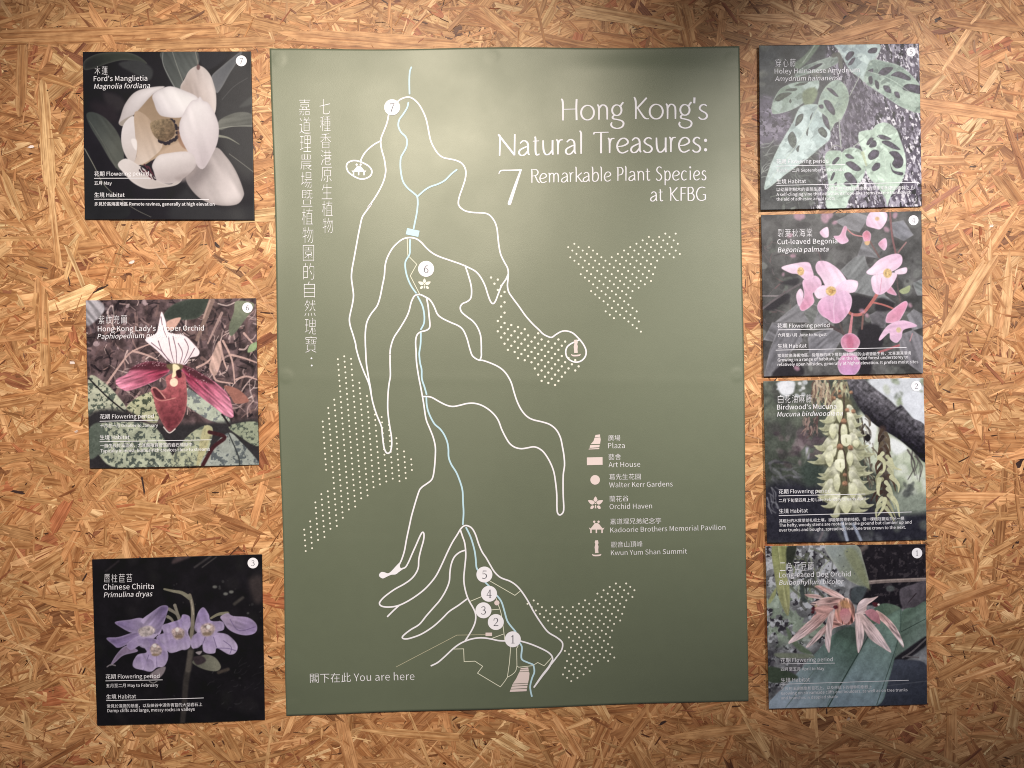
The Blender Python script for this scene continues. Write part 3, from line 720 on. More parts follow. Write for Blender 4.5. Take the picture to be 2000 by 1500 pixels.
k = Ink(); k.disc(*Z(FL, (222, 569))[0], 9.3, 32); k.build('garden_symbol', M_WARM, poster, poster_h, .4)
k = Ink(); orchid(k, *Z(FL, (226, 815))[0], 1.05); k.build('orchid_symbol', M_WARM, poster, poster_h, .4)
k = Ink(); pavilion(k, *Z(FL, (235, 1058))[0], 1.05); k.build('pavilion_symbol', M_WARM, poster, poster_h, .4)
k = Ink(); statue(k, *Z(FL, (238, 1280))[0], 1.0); k.build('statue_symbol', M_WARM, poster, poster_h, .4)

for zh, a, en, b in [('廣場', (358, 158, 484, 156), 'Plaza', (358, 241, 530, 238)), ('藝舍', (362, 356, 492, 354), 'Art House', (363, 438, 692, 433)),
                     ('葛先生花園', (370, 563, 697, 560), 'Walter Kerr Gardens', (370, 648, 1030, 638)), ('蘭花谷', (373, 792, 570, 788), 'Orchid Haven', (373, 874, 815, 866)),
                     ('嘉道理兄弟紀念亭', (380, 1028, 910, 1020), 'Kadoorie Brothers Memorial Pavilion', (381, 1117, 1580, 1090)), ('觀音山頂峰', (388, 1268, 716, 1262), 'Kwun Yum Shan Summit', (388, 1354, 1180, 1338))]:
    k = Ink()
    for s, q in ((zh, a), (en, b)):
        p0, p1 = Z(FL, q[:2], q[2:])
        write(k, s, *p0, *p1, offset=-.004)
    k.build('legend_caption', M_WHITE, poster, poster_h, .25)
k = Ink()
p0, p1 = Z((590, 1280, 6.667), (115, 334), (1470, 303))
write(k, '閣下在此 You are here', *p0, *p1, offset=-.004)
k.build('location_caption', M_WHITE, poster, poster_h, .25)
# ------------------------------------------------------------------ the printed plant photographs
class Print:
    """the picture printed on a card: shapes laid over each other in the card's own picture units"""
    def __init__(self, U, V, bg):
        self.U, self.V = U, V
        self.C = np.empty(U.shape + (3,)); self.C[:] = bg
    def _win(self, x0, x1, y0, y1):
        m = (self.U >= x0) & (self.U <= x1) & (self.V >= y0) & (self.V <= y1)
        r = np.where(m.any(1))[0]; c = np.where(m.any(0))[0]
        if not len(r) or not len(c): return None
        return slice(r[0], r[-1] + 1), slice(c[0], c[-1] + 1)
    def _streak(self, U, V, ang, f, amt, seed, along=.12):
        a = math.radians(ang)
        p = U * math.cos(a) + V * math.sin(a); q = -U * math.sin(a) + V * math.cos(a)
        return 1 + amt * (2 * vnoise(p * f * along + 40, q * f + 40, seed) - 1)
    def poly(self, pts, col, c2=None, d=None, soft=5, a=1.0, edge=None, ew=18, smooth=True, n=0.0, nf=.02, streak=None, mott=None):
        P = catmull(pts, 5, True) if smooth else np.array(pts, float)
        w = self._win(P[:, 0].min() - soft, P[:, 0].max() + soft, P[:, 1].min() - soft, P[:, 1].max() + soft)
        if w is None: return
        U, V = self.U[w], self.V[w]
        D = np.full(U.shape, 1e18); ins = np.zeros(U.shape, bool)
        for i in range(len(P)):
            ax, ay = P[i - 1]; bx, by = P[i]
            ex, ey = bx - ax, by - ay; L = ex * ex + ey * ey + 1e-12
            t = np.clip(((U - ax) * ex + (V - ay) * ey) / L, 0, 1)
            D = np.minimum(D, (U - ax - t * ex) ** 2 + (V - ay - t * ey) ** 2)
            if ay != by:
                k = (ay > V) != (by > V)
                ins ^= k & (U < (bx - ax) * (V - ay) / (by - ay) + ax)
        D = np.sqrt(D); sd = np.where(ins, -D, D)
        m = smooth01(.5 - sd / (2 * soft)) * a
        col = np.array(col, float)
        if c2 is not None:
            x0, y0, x1, y1 = d
            t = np.clip(((U - x0) * (x1 - x0) + (V - y0) * (y1 - y0)) / ((x1 - x0) ** 2 + (y1 - y0) ** 2), 0, 1)
            K = col + (np.array(c2, float) - col) * t[..., None]
        else:
            K = np.broadcast_to(col, U.shape + (3,)).copy()
        if edge is not None:
            e = np.exp(-np.clip(-sd, 0, None) / ew)[..., None]
            K = K + (np.array(edge, float) - K) * e * .8
        if streak is not None: K = K * self._streak(U, V, *streak)[..., None]
        if mott is not None:
            mc, f, th, seed = mott
            k = smooth01((fbm(U * f, V * f, seed, 3) - th) / .12)[..., None]
            K = K + (np.array(mc, float) - K) * k
        if n: K = K * (1 + n * (2 * fbm(U * nf, V * nf, 77, 4) - 1))[..., None]
        self.C[w] += (K - self.C[w]) * m[..., None]
    def line(self, pts, w, col, soft=3, a=1.0, w2=None, smooth=True):
        P = catmull(pts, 5) if smooth and len(pts) > 2 else np.array(pts, float)
        w2 = w if w2 is None else w2
        M = max(w, w2) + soft * 2
        win = self._win(P[:, 0].min() - M, P[:, 0].max() + M, P[:, 1].min() - M, P[:, 1].max() + M)
        if win is None: return
        U, V = self.U[win], self.V[win]
        B = np.full(U.shape, 1e9); n = len(P) - 1
        for i in range(n):
            ax, ay = P[i]; bx, by = P[i + 1]; ex, ey = bx - ax, by - ay
            t = np.clip(((U - ax) * ex + (V - ay) * ey) / (ex * ex + ey * ey + 1e-12), 0, 1)
            B = np.minimum(B, np.hypot(U - ax - t * ex, V - ay - t * ey) - (w + (w2 - w) * (i + t) / n) / 2)
        m = smooth01(.5 - B / (2 * soft)) * a
        self.C[win] += (np.array(col, float) - self.C[win]) * m[..., None]
    def blob(self, x, y, rx, ry, col, soft=6, a=1.0, rot=0, **k):
        c, s = math.cos(math.radians(rot)), math.sin(math.radians(rot))
        self.poly([(x + rx * math.cos(t) * c - ry * math.sin(t) * s, y + rx * math.cos(t) * s + ry * math.sin(t) * c) for t in np.linspace(0, 2 * math.pi, 12, endpoint=False)], col, soft=soft, a=a, **k)
    def bokeh(self, n, box, r, cols, soft, a, seed, asp=1.0):
        R = random.Random(seed)
        for _ in range(n):
            q = R.uniform(*r)
            self.blob(R.uniform(box[0], box[2]), R.uniform(box[1], box[3]), q, q * R.uniform(.4, 1) * asp, R.choice(cols), soft, a * R.uniform(.5, 1), R.uniform(0, 180))
    def sticks(self, n, box, L, w, cols, seed, a=.8, ang=None, soft=2.5):
        R = random.Random(seed)
        for _ in range(n):
            x, y = R.uniform(box[0], box[2]), R.uniform(box[1], box[3]); t = R.uniform(0, 6.28) if ang is None else math.radians(R.gauss(*ang)); l = R.uniform(*L)
            b = R.uniform(-.25, .25) * l; q = R.uniform(*w)
            self.line([(x, y), (x + math.cos(t) * l / 2 - math.sin(t) * b, y + math.sin(t) * l / 2 + math.cos(t) * b), (x + math.cos(t) * l, y + math.sin(t) * l)], q, R.choice(cols), soft, a * R.uniform(.5, 1), q * R.uniform(.2, 1))
    def shade(self, amp, f, seed, ang=0, st=1.0):
        t = math.radians(ang); p = self.U * math.cos(t) + self.V * math.sin(t); q = -self.U * math.sin(t) + self.V * math.cos(t)
        self.C *= (1 + amp * (2 * fbm(p * f * st, q * f, seed, 4) - 1))[..., None]
    def noise_in(self, pts, c, f, th, seed, ang=0, st=1.0, soft=30, a=1.0):
        """flecks of one colour inside an outline"""
        P = catmull(pts, 4, True)
        keep = self.C.copy()
        self.poly(pts, (0, 0, 0), soft=soft, a=1); m = 1 - (self.C.sum(-1) / np.maximum(keep.sum(-1), 1)); self.C = keep
        t = math.radians(ang); p = self.U * math.cos(t) + self.V * math.sin(t); q = -self.U * math.sin(t) + self.V * math.cos(t)
        k = smooth01((fbm(p * f * st + 60, q * f + 60, seed, 3) - th) / .10) * np.clip(m, 0, 1) * a
        self.C += (np.array(c, float) - self.C) * k[..., None]

def paint_magnolia(U, V):
    p = Print(U, V, (31, 29, 37)); p.shade(.25, .004, 3)
    p.poly([(1150, 420), (1300, 90), (1450, 90), (1455, 1060), (1200, 900)], (60, 60, 64), soft=60)
    p.poly([(110, 165), (200, 112), (330, 95), (450, 98), (540, 130), (605, 188), (500, 165), (400, 160), (280, 190), (180, 225), (108, 232)], (58, 64, 58), (40, 42, 44), (300, 100, 200, 230), edge=(96, 100, 94), ew=8)
    p.poly([(380, 190), (480, 160), (570, 170), (650, 240), (620, 320), (500, 265)], (60, 62, 66), soft=12)
    p.poly([(260, 420), (380, 440), (440, 520), (330, 570)], (50, 46, 52), soft=25)
    p.poly([(160, 500), (330, 520), (380, 640), (250, 640)], (42, 36, 44), soft=40)
    p.poly([(725, 88), (990, 88), (1012, 190), (950, 240), (890, 320), (870, 390), (830, 390), (760, 270), (728, 180)], (74, 79, 80), (98, 104, 104), (740, 100, 980, 250), soft=5, streak=(60, .05, .1, 3))
    p.line([(805, 95), (840, 200), (890, 330)], 7, (138, 142, 138), a=.8)
    p.line([(730, 100), (735, 200), (830, 385)], 6, (150, 155, 156), a=.75); p.line([(985, 90), (1008, 190)], 5, (150, 145, 140))
    p.poly([(1345, 92), (1200, 205), (1110, 300), (1150, 415), (1190, 385), (1255, 270), (1330, 150)], (88, 92, 100), (112, 114, 122), (1340, 100, 1170, 400), soft=6, edge=(136, 138, 142), ew=8)
    p.poly([(1020, 90), (1200, 90), (1240, 130), (1110, 230), (1040, 200)], (44, 44, 52), soft=14)
    p.poly([(1172, 640), (1280, 582), (1380, 570), (1445, 600), (1447, 682), (1300, 677), (1178, 712)], (116, 118, 114), (96, 98, 96), (1200, 600, 1440, 640), streak=(-10, .06, .14, 4))
    p.line([(1175, 700), (1300, 682), (1447, 680)], 6, (150, 152, 146))
    p.line([(1178, 760), (1250, 775), (1335, 825)], 20, (140, 142, 132), w2=3)
    p.line([(1255, 900), (1350, 970), (1452, 1048)], 5, (128, 128, 124)); p.line([(1200, 470), (1290, 370), (1400, 300)], 4, (92, 92, 96), soft=5)
    p.poly([(1340, 520), (1440, 440), (1445, 500), (1360, 530)], (78, 80, 82), soft=12)
    p.poly([(125, 590), (180, 570), (280, 620), (380, 745), (425, 900), (400, 1030), (330, 970), (240, 820), (160, 690)], (68, 74, 74), (92, 96, 92), (150, 700, 380, 800), soft=6, streak=(55, .05, .1, 5))
    p.line([(150, 640), (270, 830), (360, 1010)], 5, (105, 108, 104), a=.7)
    p.poly([(112, 870), (200, 1010), (330, 1210), (470, 1330), (420, 1410), (112, 1410)], (38, 39, 44), soft=8)
    p.line([(112, 858), (190, 1000), (250, 1120), (340, 1215), (500, 1330), (640, 1400)], 6, (150, 150, 140), w2=2)
    p.poly([(900, 1180), (1000, 1230), (1200, 1330), (1450, 1300), (1450, 1420), (800, 1420)], (46, 46, 52), soft=40)
    # bud and back petal
    p.poly([(1000, 203), (1050, 215), (1100, 268), (1130, 340), (1152, 440), (1145, 570), (1090, 610), (900, 480), (868, 380), (900, 310), (940, 240)], (178, 162, 158), (224, 214, 216), (900, 400, 1130, 330), edge=(205, 196, 196), ew=16, soft=4, streak=(75, .05, .05, 9))
    p.blob(1010, 215, 14, 22, (120, 92, 92), 6)
    p.poly([(1140, 850), (1230, 920), (1310, 1040), (1365, 1180), (1366, 1240), (1312, 1300), (1180, 1308), (1050, 1268), (955, 1180), (915, 1080), (1000, 970)], (160, 150, 153), (222, 213, 217), (950, 1000, 1280, 1190), edge=(160, 151, 153), ew=30, soft=5, streak=(60, .03, .06, 8))
    p.poly([(920, 1080), (1000, 980), (1100, 1000), (1060, 1100), (980, 1160)], (130, 120, 124), soft=50, a=.7)
    # cup
    p.poly([(640, 420), (520, 560), (500, 700), (510, 850), (560, 990), (700, 930), (960, 900), (930, 780), (900, 600), (720, 590), (670, 500)], (184, 160, 138), (158, 134, 112), (560, 900, 760, 560), soft=6)
    p.poly([(700, 900), (800, 830), (900, 800), (960, 900), (800, 910)], (196, 170, 150), soft=14)
    p.poly([(383, 660), (395, 610), (430, 510), (500, 420), (600, 380), (745, 368), (650, 432), (560, 530), (500, 595), (440, 640), (420, 680)], (196, 188, 194), (242, 238, 245), (400, 660, 640, 390), soft=5, edge=(190, 182, 186), ew=18)
    p.poly([(385, 662), (420, 630), (500, 592), (440, 650), (415, 680)], (168, 158, 152), soft=5)
    p.poly([(648, 440), (700, 395), (790, 366), (900, 400), (1000, 450), (1010, 520), (890, 609), (740, 606), (690, 570), (662, 500)], (216, 210, 220), (250, 248, 253), (690, 600, 860, 420), soft=5, edge=(204, 197, 205), ew=24, streak=(60, .03, .04, 3))
    p.poly([(425, 660), (505, 605), (515, 760), (530, 830), (525, 900), (498, 986), (430, 900), (402, 780)], (226, 220, 226), (206, 196, 196), (430, 700, 520, 960), soft=4)
    p.poly([(510, 570), (620, 620), (730, 820), (650, 930), (560, 986), (505, 985), (528, 900), (530, 830), (515, 760)], (190, 166, 146), (216, 200, 192), (600, 640, 540, 980), soft=5, streak=(70, .04, .05, 6))
    p.poly([(480, 790), (505, 780), (526, 800), (524, 870), (500, 850)], (240, 234, 238), soft=6)
    for x, y in [(795, 635), (815, 650), (832, 680), (845, 700), (850, 735), (842, 770), (822, 790), (796, 800), (775, 815), (750, 818), (722, 806), (706, 795)]: p.blob(x, y, 19, 14, (44, 37, 48), 4, rot=x * 7)
    p.poly([(632, 660), (700, 630), (790, 628), (825, 680), (822, 750), (770, 795), (710, 795), (655, 745)], (150, 130, 104), (104, 84, 66), (660, 650, 800, 780), soft=5, n=.35, nf=.06)
    p.poly([(850, 690), (866, 740), (920, 860), (880, 840), (850, 780)], (150, 110, 90), soft=8, a=.7)
    p.poly([(1025, 448), (1050, 480), (1092, 500), (1140, 580), (1172, 680), (1167, 790), (1130, 890), (1045, 1022), (960, 930), (880, 790), (860, 690), (880, 610), (950, 490), (1000, 470)], (246, 242, 249), (192, 181, 190), (940, 520, 1090, 1000), soft=5, edge=(206, 197, 206), ew=26, streak=(75, .03, .04, 2))
    p.poly([(376, 985), (440, 938), (540, 990), (640, 1060), (700, 1112), (800, 1140), (885, 1060), (882, 1110), (830, 1150), (720, 1168), (600, 1176), (500, 1130), (430, 1060)], (224, 217, 220), (190, 180, 180), (440, 960, 760, 1160), soft=5, edge=(232, 226, 228), ew=6)
    for k, (x, y) in enumerate([(560, 1010), (585, 985), (610, 1000), (640, 960), (600, 1030), (630, 1040), (650, 1075), (575, 1035), (655, 1010), (548, 1028), (615, 1065)]): p.line([(x, y), (x + 12, y + 22 - 8 * (k % 3)), (x + 26, y + 30)], 11, (92, 44, 58) if k % 3 else (50, 34, 46), 3)
    p.poly([(648, 988), (690, 920), (760, 897), (942, 886), (996, 980), (950, 1050), (870, 1110), (780, 1138), (690, 1112), (660, 1040)], (236, 230, 235), (170, 159, 162), (760, 910, 820, 1130), soft=5, edge=(206, 197, 202), ew=22)
    p.poly([(830, 1090), (960, 1040), (996, 985), (980, 1060), (890, 1120)], (160, 148, 150), soft=20, a=.7)
    return p.C

def paint_slipper(U, V):
    p = Print(U, V, (86, 69, 73)); p.shade(.7, .016, 5)
    p.sticks(150, (80, 80, 1450, 1000), (60, 240), (8, 30), [(150, 118, 116), (112, 86, 88), (44, 34, 40), (34, 28, 34), (128, 100, 98), (92, 70, 72)], 4, .8)
    p.bokeh(60, (80, 80, 1450, 800), (14, 45), [(40, 32, 38), (120, 96, 96), (150, 122, 122), (52, 42, 46)], 6, .7, 9)
    p.bokeh(46, (80, 90, 640, 480), (10, 28), [(58, 48, 56), (176, 152, 160), (96, 82, 90)], 4, .8, 19)
    p.sticks(130, (80, 80, 1450, 1000), (40, 170), (6, 16), [(206, 178, 176), (176, 146, 146), (222, 200, 198)], 24, .8)
    p.sticks(90, (80, 80, 1450, 1000), (30, 110), (8, 22), [(24, 20, 26), (34, 28, 34)], 25, .8)
    p.poly([(80, 92), (180, 90), (230, 160), (150, 260), (85, 280)], (150, 146, 156), soft=10, streak=(50, .05, .25, 4))
    p.poly([(690, 230), (760, 130), (900, 80), (1050, 80), (980, 220), (820, 245)], (52, 60, 55), soft=8, edge=(80, 88, 80), ew=10)
    p.line([(1075, 90), (1030, 220), (960, 400)], 46, (128, 104, 98), w2=26, soft=5); p.line([(1060, 90), (1010, 230)], 14, (168, 140, 132), soft=5)
    p.poly([(1270, 95), (1410, 120), (1340, 240), (1235, 370), (1212, 300), (1250, 180)], (126, 134, 110), (96, 104, 88), (1280, 100, 1330, 260), soft=6)
    p.line([(1155, 190), (1045, 430)], 22, (156, 128, 126), w2=14)
    for q in [[(245, 755), (340, 620), (440, 500), (600, 430)], [(960, 620), (1060, 560), (1140, 420)], [(1165, 410), (1235, 560), (1258, 745)], [(1230, 520), (1330, 545), (1440, 585)], [(1270, 715), (1350, 690), (1445, 720)], [(1140, 420), (1170, 560), (1195, 630)], [(1090, 640), (1110, 720), (1240, 745)], [(1330, 350), (1400, 430)], [(455, 490), (560, 520), (650, 560)]]:
        p.line(q, 18, (196, 160, 154), w2=10, a=.9)
    p.poly([(1080, 530), (1135, 410), (1152, 560), (1105, 685), (1058, 630)], (188, 154, 146), soft=5, streak=(70, .06, .2, 3))
    p.poly([(1175, 765), (1290, 795), (1370, 885), (1265, 905), (1232, 860)], (152, 98, 88), soft=5); p.poly([(720, 260), (830, 225), (790, 300), (740, 330)], (205, 160, 148), soft=6)
    p.poly([(1360, 500), (1380, 440), (1440, 420), (1420, 480)], (136, 160, 118), soft=5)
    mot = lambda s: ((78, 88, 80), .048, .5, s)
    lf = (172, 176, 156)
    p.poly([(105, 700), (230, 740), (340, 850), (405, 965), (250, 1010), (108, 1090)], lf, soft=6, mott=mot(3), n=.15)
    p.line([(105, 705), (250, 850), (390, 965)], 12, (34, 32, 36))
    p.poly([(405, 935), (520, 840), (650, 825), (650, 1055), (500, 1010)], (170, 172, 140), soft=6, mott=((72, 80, 66), .05, .5, 8), n=.15)
    p.poly([(870, 780), (1020, 870), (1160, 955), (1225, 1065), (1080, 1045), (950, 970), (868, 900)], (168, 178, 164), soft=5, mott=((112, 120, 124), .036, .5, 12), n=.1)
    p.poly([(100, 1000), (400, 960), (600, 1060), (1200, 1050), (1450, 1050), (1450, 1400), (100, 1410)], (46, 44, 48), soft=25)
    p.poly([(108, 1130), (200, 1060), (500, 1050), (640, 1100), (740, 1250), (755, 1400), (330, 1410), (180, 1300)], (158, 166, 146), soft=8, mott=((74, 84, 80), .046, .49, 15), n=.2)
    p.poly([(108, 1110), (200, 1060), (260, 1200), (180, 1310), (108, 1330)], (88, 98, 90), soft=10, mott=mot(22))
    p.poly([(755, 1400), (850, 1200), (1000, 1085), (1085, 1100), (1060, 1250), (990, 1400)], (160, 166, 140), soft=5, mott=((92, 100, 92), .04, .5, 23), n=.15)
    p.poly([(1010, 1100), (1080, 1100), (1060, 1200), (1010, 1330), (960, 1390)], (174, 166, 120), soft=8, a=.7)
    p.poly([(1010, 1400), (1100, 1230), (1210, 1135), (1300, 1200), (1450, 1370), (1450, 1400)], (146, 154, 150), soft=5, mott=((84, 92, 98), .036, .5, 25), n=.15)
    p.poly([(1215, 1080), (1445, 1055), (1447, 1240), (1300, 1165)], (140, 150, 128), soft=6, mott=mot(27))
    p.line([(1060, 1130), (1180, 1170), (1090, 1250), (1010, 1390)], 30, (62, 30, 36), soft=6); p.line([(1210, 1140), (1280, 1300), (1300, 1400)], 10, (56, 60, 62))
    p.line([(1160, 990), (1220, 1080)], 16, (40, 36, 38))
    # flower
    p.poly([(680, 180), (712, 255), (735, 340), (860, 368), (930, 430), (978, 490), (965, 528), (905, 545), (870, 595), (790, 600), (720, 560), (640, 480), (555, 410), (570, 385), (640, 345), (662, 250)], (242, 232, 242), (226, 212, 222), (700, 250, 800, 590), soft=4, edge=(228, 212, 226), ew=10)
    for q in [[(600, 425), (690, 500), (745, 578)], [(655, 410), (690, 500), (765, 585)], [(735, 380), (752, 480), (782, 588)], [(770, 375), (795, 480), (800, 588)], [(812, 430), (846, 505), (825, 590)], [(862, 395), (892, 470), (850, 585)], [(675, 220), (690, 300), (720, 380)], [(940, 470), (900, 540), (860, 590)]]:
        p.line(q, 8, (96, 66, 84), w2=5, a=.8)
    p.poly([(735, 600), (600, 572), (470, 608), (400, 675), (330, 708), (322, 748), (370, 792), (425, 803), (540, 765), (640, 722), (735, 660)], (140, 48, 74), (214, 132, 164), (640, 650, 350, 760), soft=4, edge=(196, 120, 150), ew=7, streak=(-17, .09, .3, 2))
    p.poly([(740, 598), (600, 570), (470, 606), (430, 640), (560, 640), (720, 640)], (74, 34, 44), soft=14, a=.85)
    p.poly([(825, 598), (920, 628), (1010, 678), (1130, 758), (1212, 850), (1250, 1003), (1190, 1003), (1100, 935), (980, 842), (900, 762), (860, 680)], (134, 46, 72), (222, 140, 172), (920, 700, 1220, 980), soft=4, edge=(190, 112, 142), ew=7, streak=(42, .09, .3, 3))
    p.poly([(825, 596), (920, 626), (1010, 678), (1100, 750), (980, 720), (880, 650)], (62, 34, 40), soft=14, a=.85)
    p.sticks(40, (450, 570, 720, 610), (6, 12), (3, 5), [(220, 180, 195)], 6, .8); p.sticks(40, (880, 620, 1120, 740), (6, 12), (3, 5), [(220, 180, 195)], 7, .7)
    p.poly([(720, 690), (850, 655), (878, 760), (882, 900), (852, 1020), (782, 1112), (738, 1122), (690, 1060), (640, 950), (618, 860), (598, 800), (615, 772), (680, 800), (722, 770)], (168, 84, 92), (104, 42, 52), (700, 760, 800, 1080), soft=4, edge=(176, 104, 106), ew=10, n=.25, nf=.035)
    p.poly([(612, 790), (640, 790), (700, 850), (690, 872), (640, 850)], (84, 38, 46), soft=5); p.line([(600, 790), (640, 780), (712, 862)], 9, (190, 128, 124)); p.line([(622, 850), (680, 882), (790, 860)], 8, (196, 124, 122))
    p.line([(700, 1090), (745, 1135), (790, 1105)], 9, (205, 190, 190))
    p.poly([(720, 600), (790, 588), (850, 604), (830, 640), (750, 640)], (106, 92, 66), soft=8)
    p.poly([(770, 596), (805, 600), (825, 626), (800, 650), (792, 690), (762, 700), (770, 650)], (228, 214, 176), soft=5); p.blob(779, 737, 32, 34, (232, 208, 184), 5)
    p.poly([(795, 650), (830, 640), (840, 690), (812, 700)], (60, 30, 38), soft=5)
    return p.C

def paint_chirita(U, V):
    p = Print(U, V, (21, 18, 25)); p.shade(.5, .007, 8)
    p.bokeh(40, (90, 90, 1450, 1420), (20, 90), [(34, 31, 36), (30, 30, 30), (14, 12, 18)], 30, .7, 3)
    p.poly([(720, 150), (760, 105), (870, 105), (820, 130), (740, 160)], (74, 58, 62), soft=14)
    p.line([(900, 190), (1030, 100)], 16, (58, 54, 58), soft=8); p.line([(960, 190), (1070, 110)], 10, (62, 58, 60), soft=6); p.line([(200, 220), (300, 140)], 14, (44, 38, 44), soft=10)
    p.poly([(1330, 290), (1430, 270), (1435, 450), (1370, 460)], (58, 48, 50), soft=30)
    p.bokeh(26, (700, 150, 1450, 1300), (4, 12), [(70, 70, 72), (90, 92, 92)], 5, .7, 5)
    p.sticks(30, (1000, 950, 1440, 1330), (20, 70), (4, 8), [(52, 52, 58), (42, 40, 46)], 6, .8, (-30, 12), 4)
    for x, y in [(1060, 345), (1145, 400), (1190, 385)]: p.blob(x, y, 18, 12, (104, 106, 104), 8)
    p.line([(1215, 480), (1280, 430)], 24, (62, 58, 56), soft=10)
    p.line([(885, 640), (868, 900), (835, 1080), (822, 1250), (805, 1430)], 54, (56, 51, 50), w2=40, soft=10); p.line([(868, 860), (850, 1000)], 40, (86, 79, 74), soft=10)
    p.line([(862, 410), (884, 500), (885, 640), (870, 780)], 26, (128, 118, 102), w2=30); p.line([(872, 430), (892, 560)], 8, (165, 156, 138))
    p.line([(660, 362), (730, 378), (800, 392), (862, 432)], 14, (128, 124, 104), w2=34)
    for q in [[(700, 520), (760, 560), (780, 620)], [(745, 490), (770, 560), (800, 620)], [(690, 580), (720, 600), (740, 640)]]: p.line(q, 26, (128, 122, 110), w2=14)
    li, sh, hi = (150, 128, 190), (112, 92, 152), (184, 166, 216)
    def pet(pts, c, c2, d, st=None): p.poly(pts, c, c2, d, soft=4, edge=(172, 154, 206), ew=8, streak=st)
    pet([(235, 965), (290, 870), (365, 808), (455, 850), (340, 885), (280, 935)], (118, 98, 132), (140, 118, 162), (240, 950, 440, 830)); p.line([(210, 975), (240, 958), (275, 965)], 9, (130, 122, 132))
    pet([(205, 748), (300, 740), (440, 698), (480, 722), (380, 792), (300, 825), (260, 802)], sh, li, (220, 760, 460, 720), (-20, .06, .15, 3))
    pet([(272, 623), (390, 603), (480, 590), (560, 640), (595, 692), (540, 725), (450, 705), (400, 705), (330, 670)], sh, hi, (300, 640, 560, 660), (20, .06, .15, 4))
    pet([(480, 610), (560, 545), (640, 493), (692, 500), (682, 560), (655, 640), (622, 722), (570, 690), (520, 650)], (168, 150, 200), sh, (520, 640, 680, 540), (-50, .06, .2, 5))
    pet([(365, 800), (440, 738), (520, 716), (610, 715), (560, 765), (470, 805), (400, 842)], li, hi, (380, 820, 560, 730))
    p.poly([(460, 680), (540, 650), (590, 680), (560, 725), (480, 735)], (188, 172, 176), soft=10, n=.4, nf=.05)
    pet([(600, 740), (660, 715), (720, 780), (690, 850), (630, 800)], li, sh, (620, 740, 700, 850))
    pet([(645, 655), (700, 628), (785, 600), (808, 562), (862, 578), (866, 640), (850, 705), (872, 765), (862, 822), (800, 842), (715, 866), (675, 830), (640, 770), (660, 720)], (150, 128, 192), hi, (700, 640, 780, 840), (70, .05, .15, 6))
    for x, y, a, b, r in [(690, 672, 50, 34, 20), (838, 640, 34, 46, 10), (672, 745, 50, 40, -30), (722, 808, 56, 54, 20), (822, 785, 48, 58, 0)]:
        p.poly([(x + a * math.cos(t) * math.cos(math.radians(r)) - b * math.sin(t) * math.sin(math.radians(r)), y + a * math.cos(t) * math.sin(math.radians(r)) + b * math.sin(t) * math.cos(math.radians(r))) for t in np.linspace(0, 2 * math.pi, 10, endpoint=False)], li, hi, (x, y - b, x, y + b), soft=5, edge=(166, 148, 198), ew=10, a=.85, streak=(80, .05, .1, 11))
    p.poly([(720, 690), (770, 665), (820, 690), (810, 745), (750, 755)], (176, 150, 150), soft=12, n=.5, nf=.05); p.blob(764, 682, 14, 18, (226, 216, 220), 5); p.blob(775, 735, 30, 14, (134, 108, 92), 8)
    pet([(928, 548), (970, 506), (1012, 560), (1030, 612), (1122, 620), (1132, 680), (1080, 702), (1162, 722), (1236, 800), (1226, 862), (1172, 878), (1080, 828), (1062, 866), (1012, 870), (970, 850), (962, 800), (890, 832), (873, 770), (920, 702), (903, 652)], (142, 120, 184), hi, (960, 540, 1080, 830), (75, .05, .15, 7))
    p.line([(1080, 828), (1160, 830), (1230, 850)], 5, sh); p.line([(966, 800), (985, 740)], 5, sh); p.line([(1075, 820), (1050, 740)], 5, sh); p.line([(1130, 770), (1190, 820), (1180, 870)], 5, sh)
    for x, y, a, b, r in [(1072, 656, 58, 36, 0), (935, 665, 36, 40, 0), (918, 770, 46, 60, 15), (1016, 815, 52, 56, 0)]:
        p.poly([(x + a * math.cos(t) * math.cos(math.radians(r)) - b * math.sin(t) * math.sin(math.radians(r)), y + a * math.cos(t) * math.sin(math.radians(r)) + b * math.sin(t) * math.cos(math.radians(r))) for t in np.linspace(0, 2 * math.pi, 10, endpoint=False)], li, hi, (x, y - b, x, y + b), soft=5, edge=(166, 148, 198), ew=10, a=.85, streak=(80, .05, .1, 11))
    p.poly([(950, 660), (1010, 630), (1060, 660), (1040, 720), (970, 730)], (176, 152, 150), soft=12, n=.5, nf=.05); p.blob(1010, 660, 16, 16, (232, 222, 226), 5); p.blob(1000, 715, 34, 14, (140, 116, 96), 8)
    pet([(450, 762), (560, 748), (640, 780), (682, 840), (692, 900), (662, 970), (605, 980), (560, 1012), (500, 1002), (430, 985), (413, 950), (450, 880), (520, 862), (508, 828)], (140, 118, 182), hi, (500, 770, 560, 990), (80, .05, .15, 8))
    p.line([(540, 880), (520, 940), (500, 1000)], 5, sh); p.line([(600, 890), (605, 975)], 5, sh)
    for x, y, a, b, r in [(500, 790, 50, 36, 20), (466, 940, 54, 46, -35), (538, 962, 44, 50, 0), (645, 905, 46, 62, 10)]:
        p.poly([(x + a * math.cos(t) * math.cos(math.radians(r)) - b * math.sin(t) * math.sin(math.radians(r)), y + a * math.cos(t) * math.sin(math.radians(r)) + b * math.sin(t) * math.cos(math.radians(r))) for t in np.linspace(0, 2 * math.pi, 10, endpoint=False)], li, hi, (x, y - b, x, y + b), soft=5, edge=(166, 148, 198), ew=10, a=.85, streak=(80, .05, .1, 11))
    p.poly([(550, 830), (590, 790), (640, 830), (630, 880), (570, 880)], (182, 158, 156), soft=10, n=.5, nf=.06); p.blob(585, 808, 16, 14, (228, 218, 220), 5); p.blob(590, 880, 26, 10, (150, 124, 96), 8)
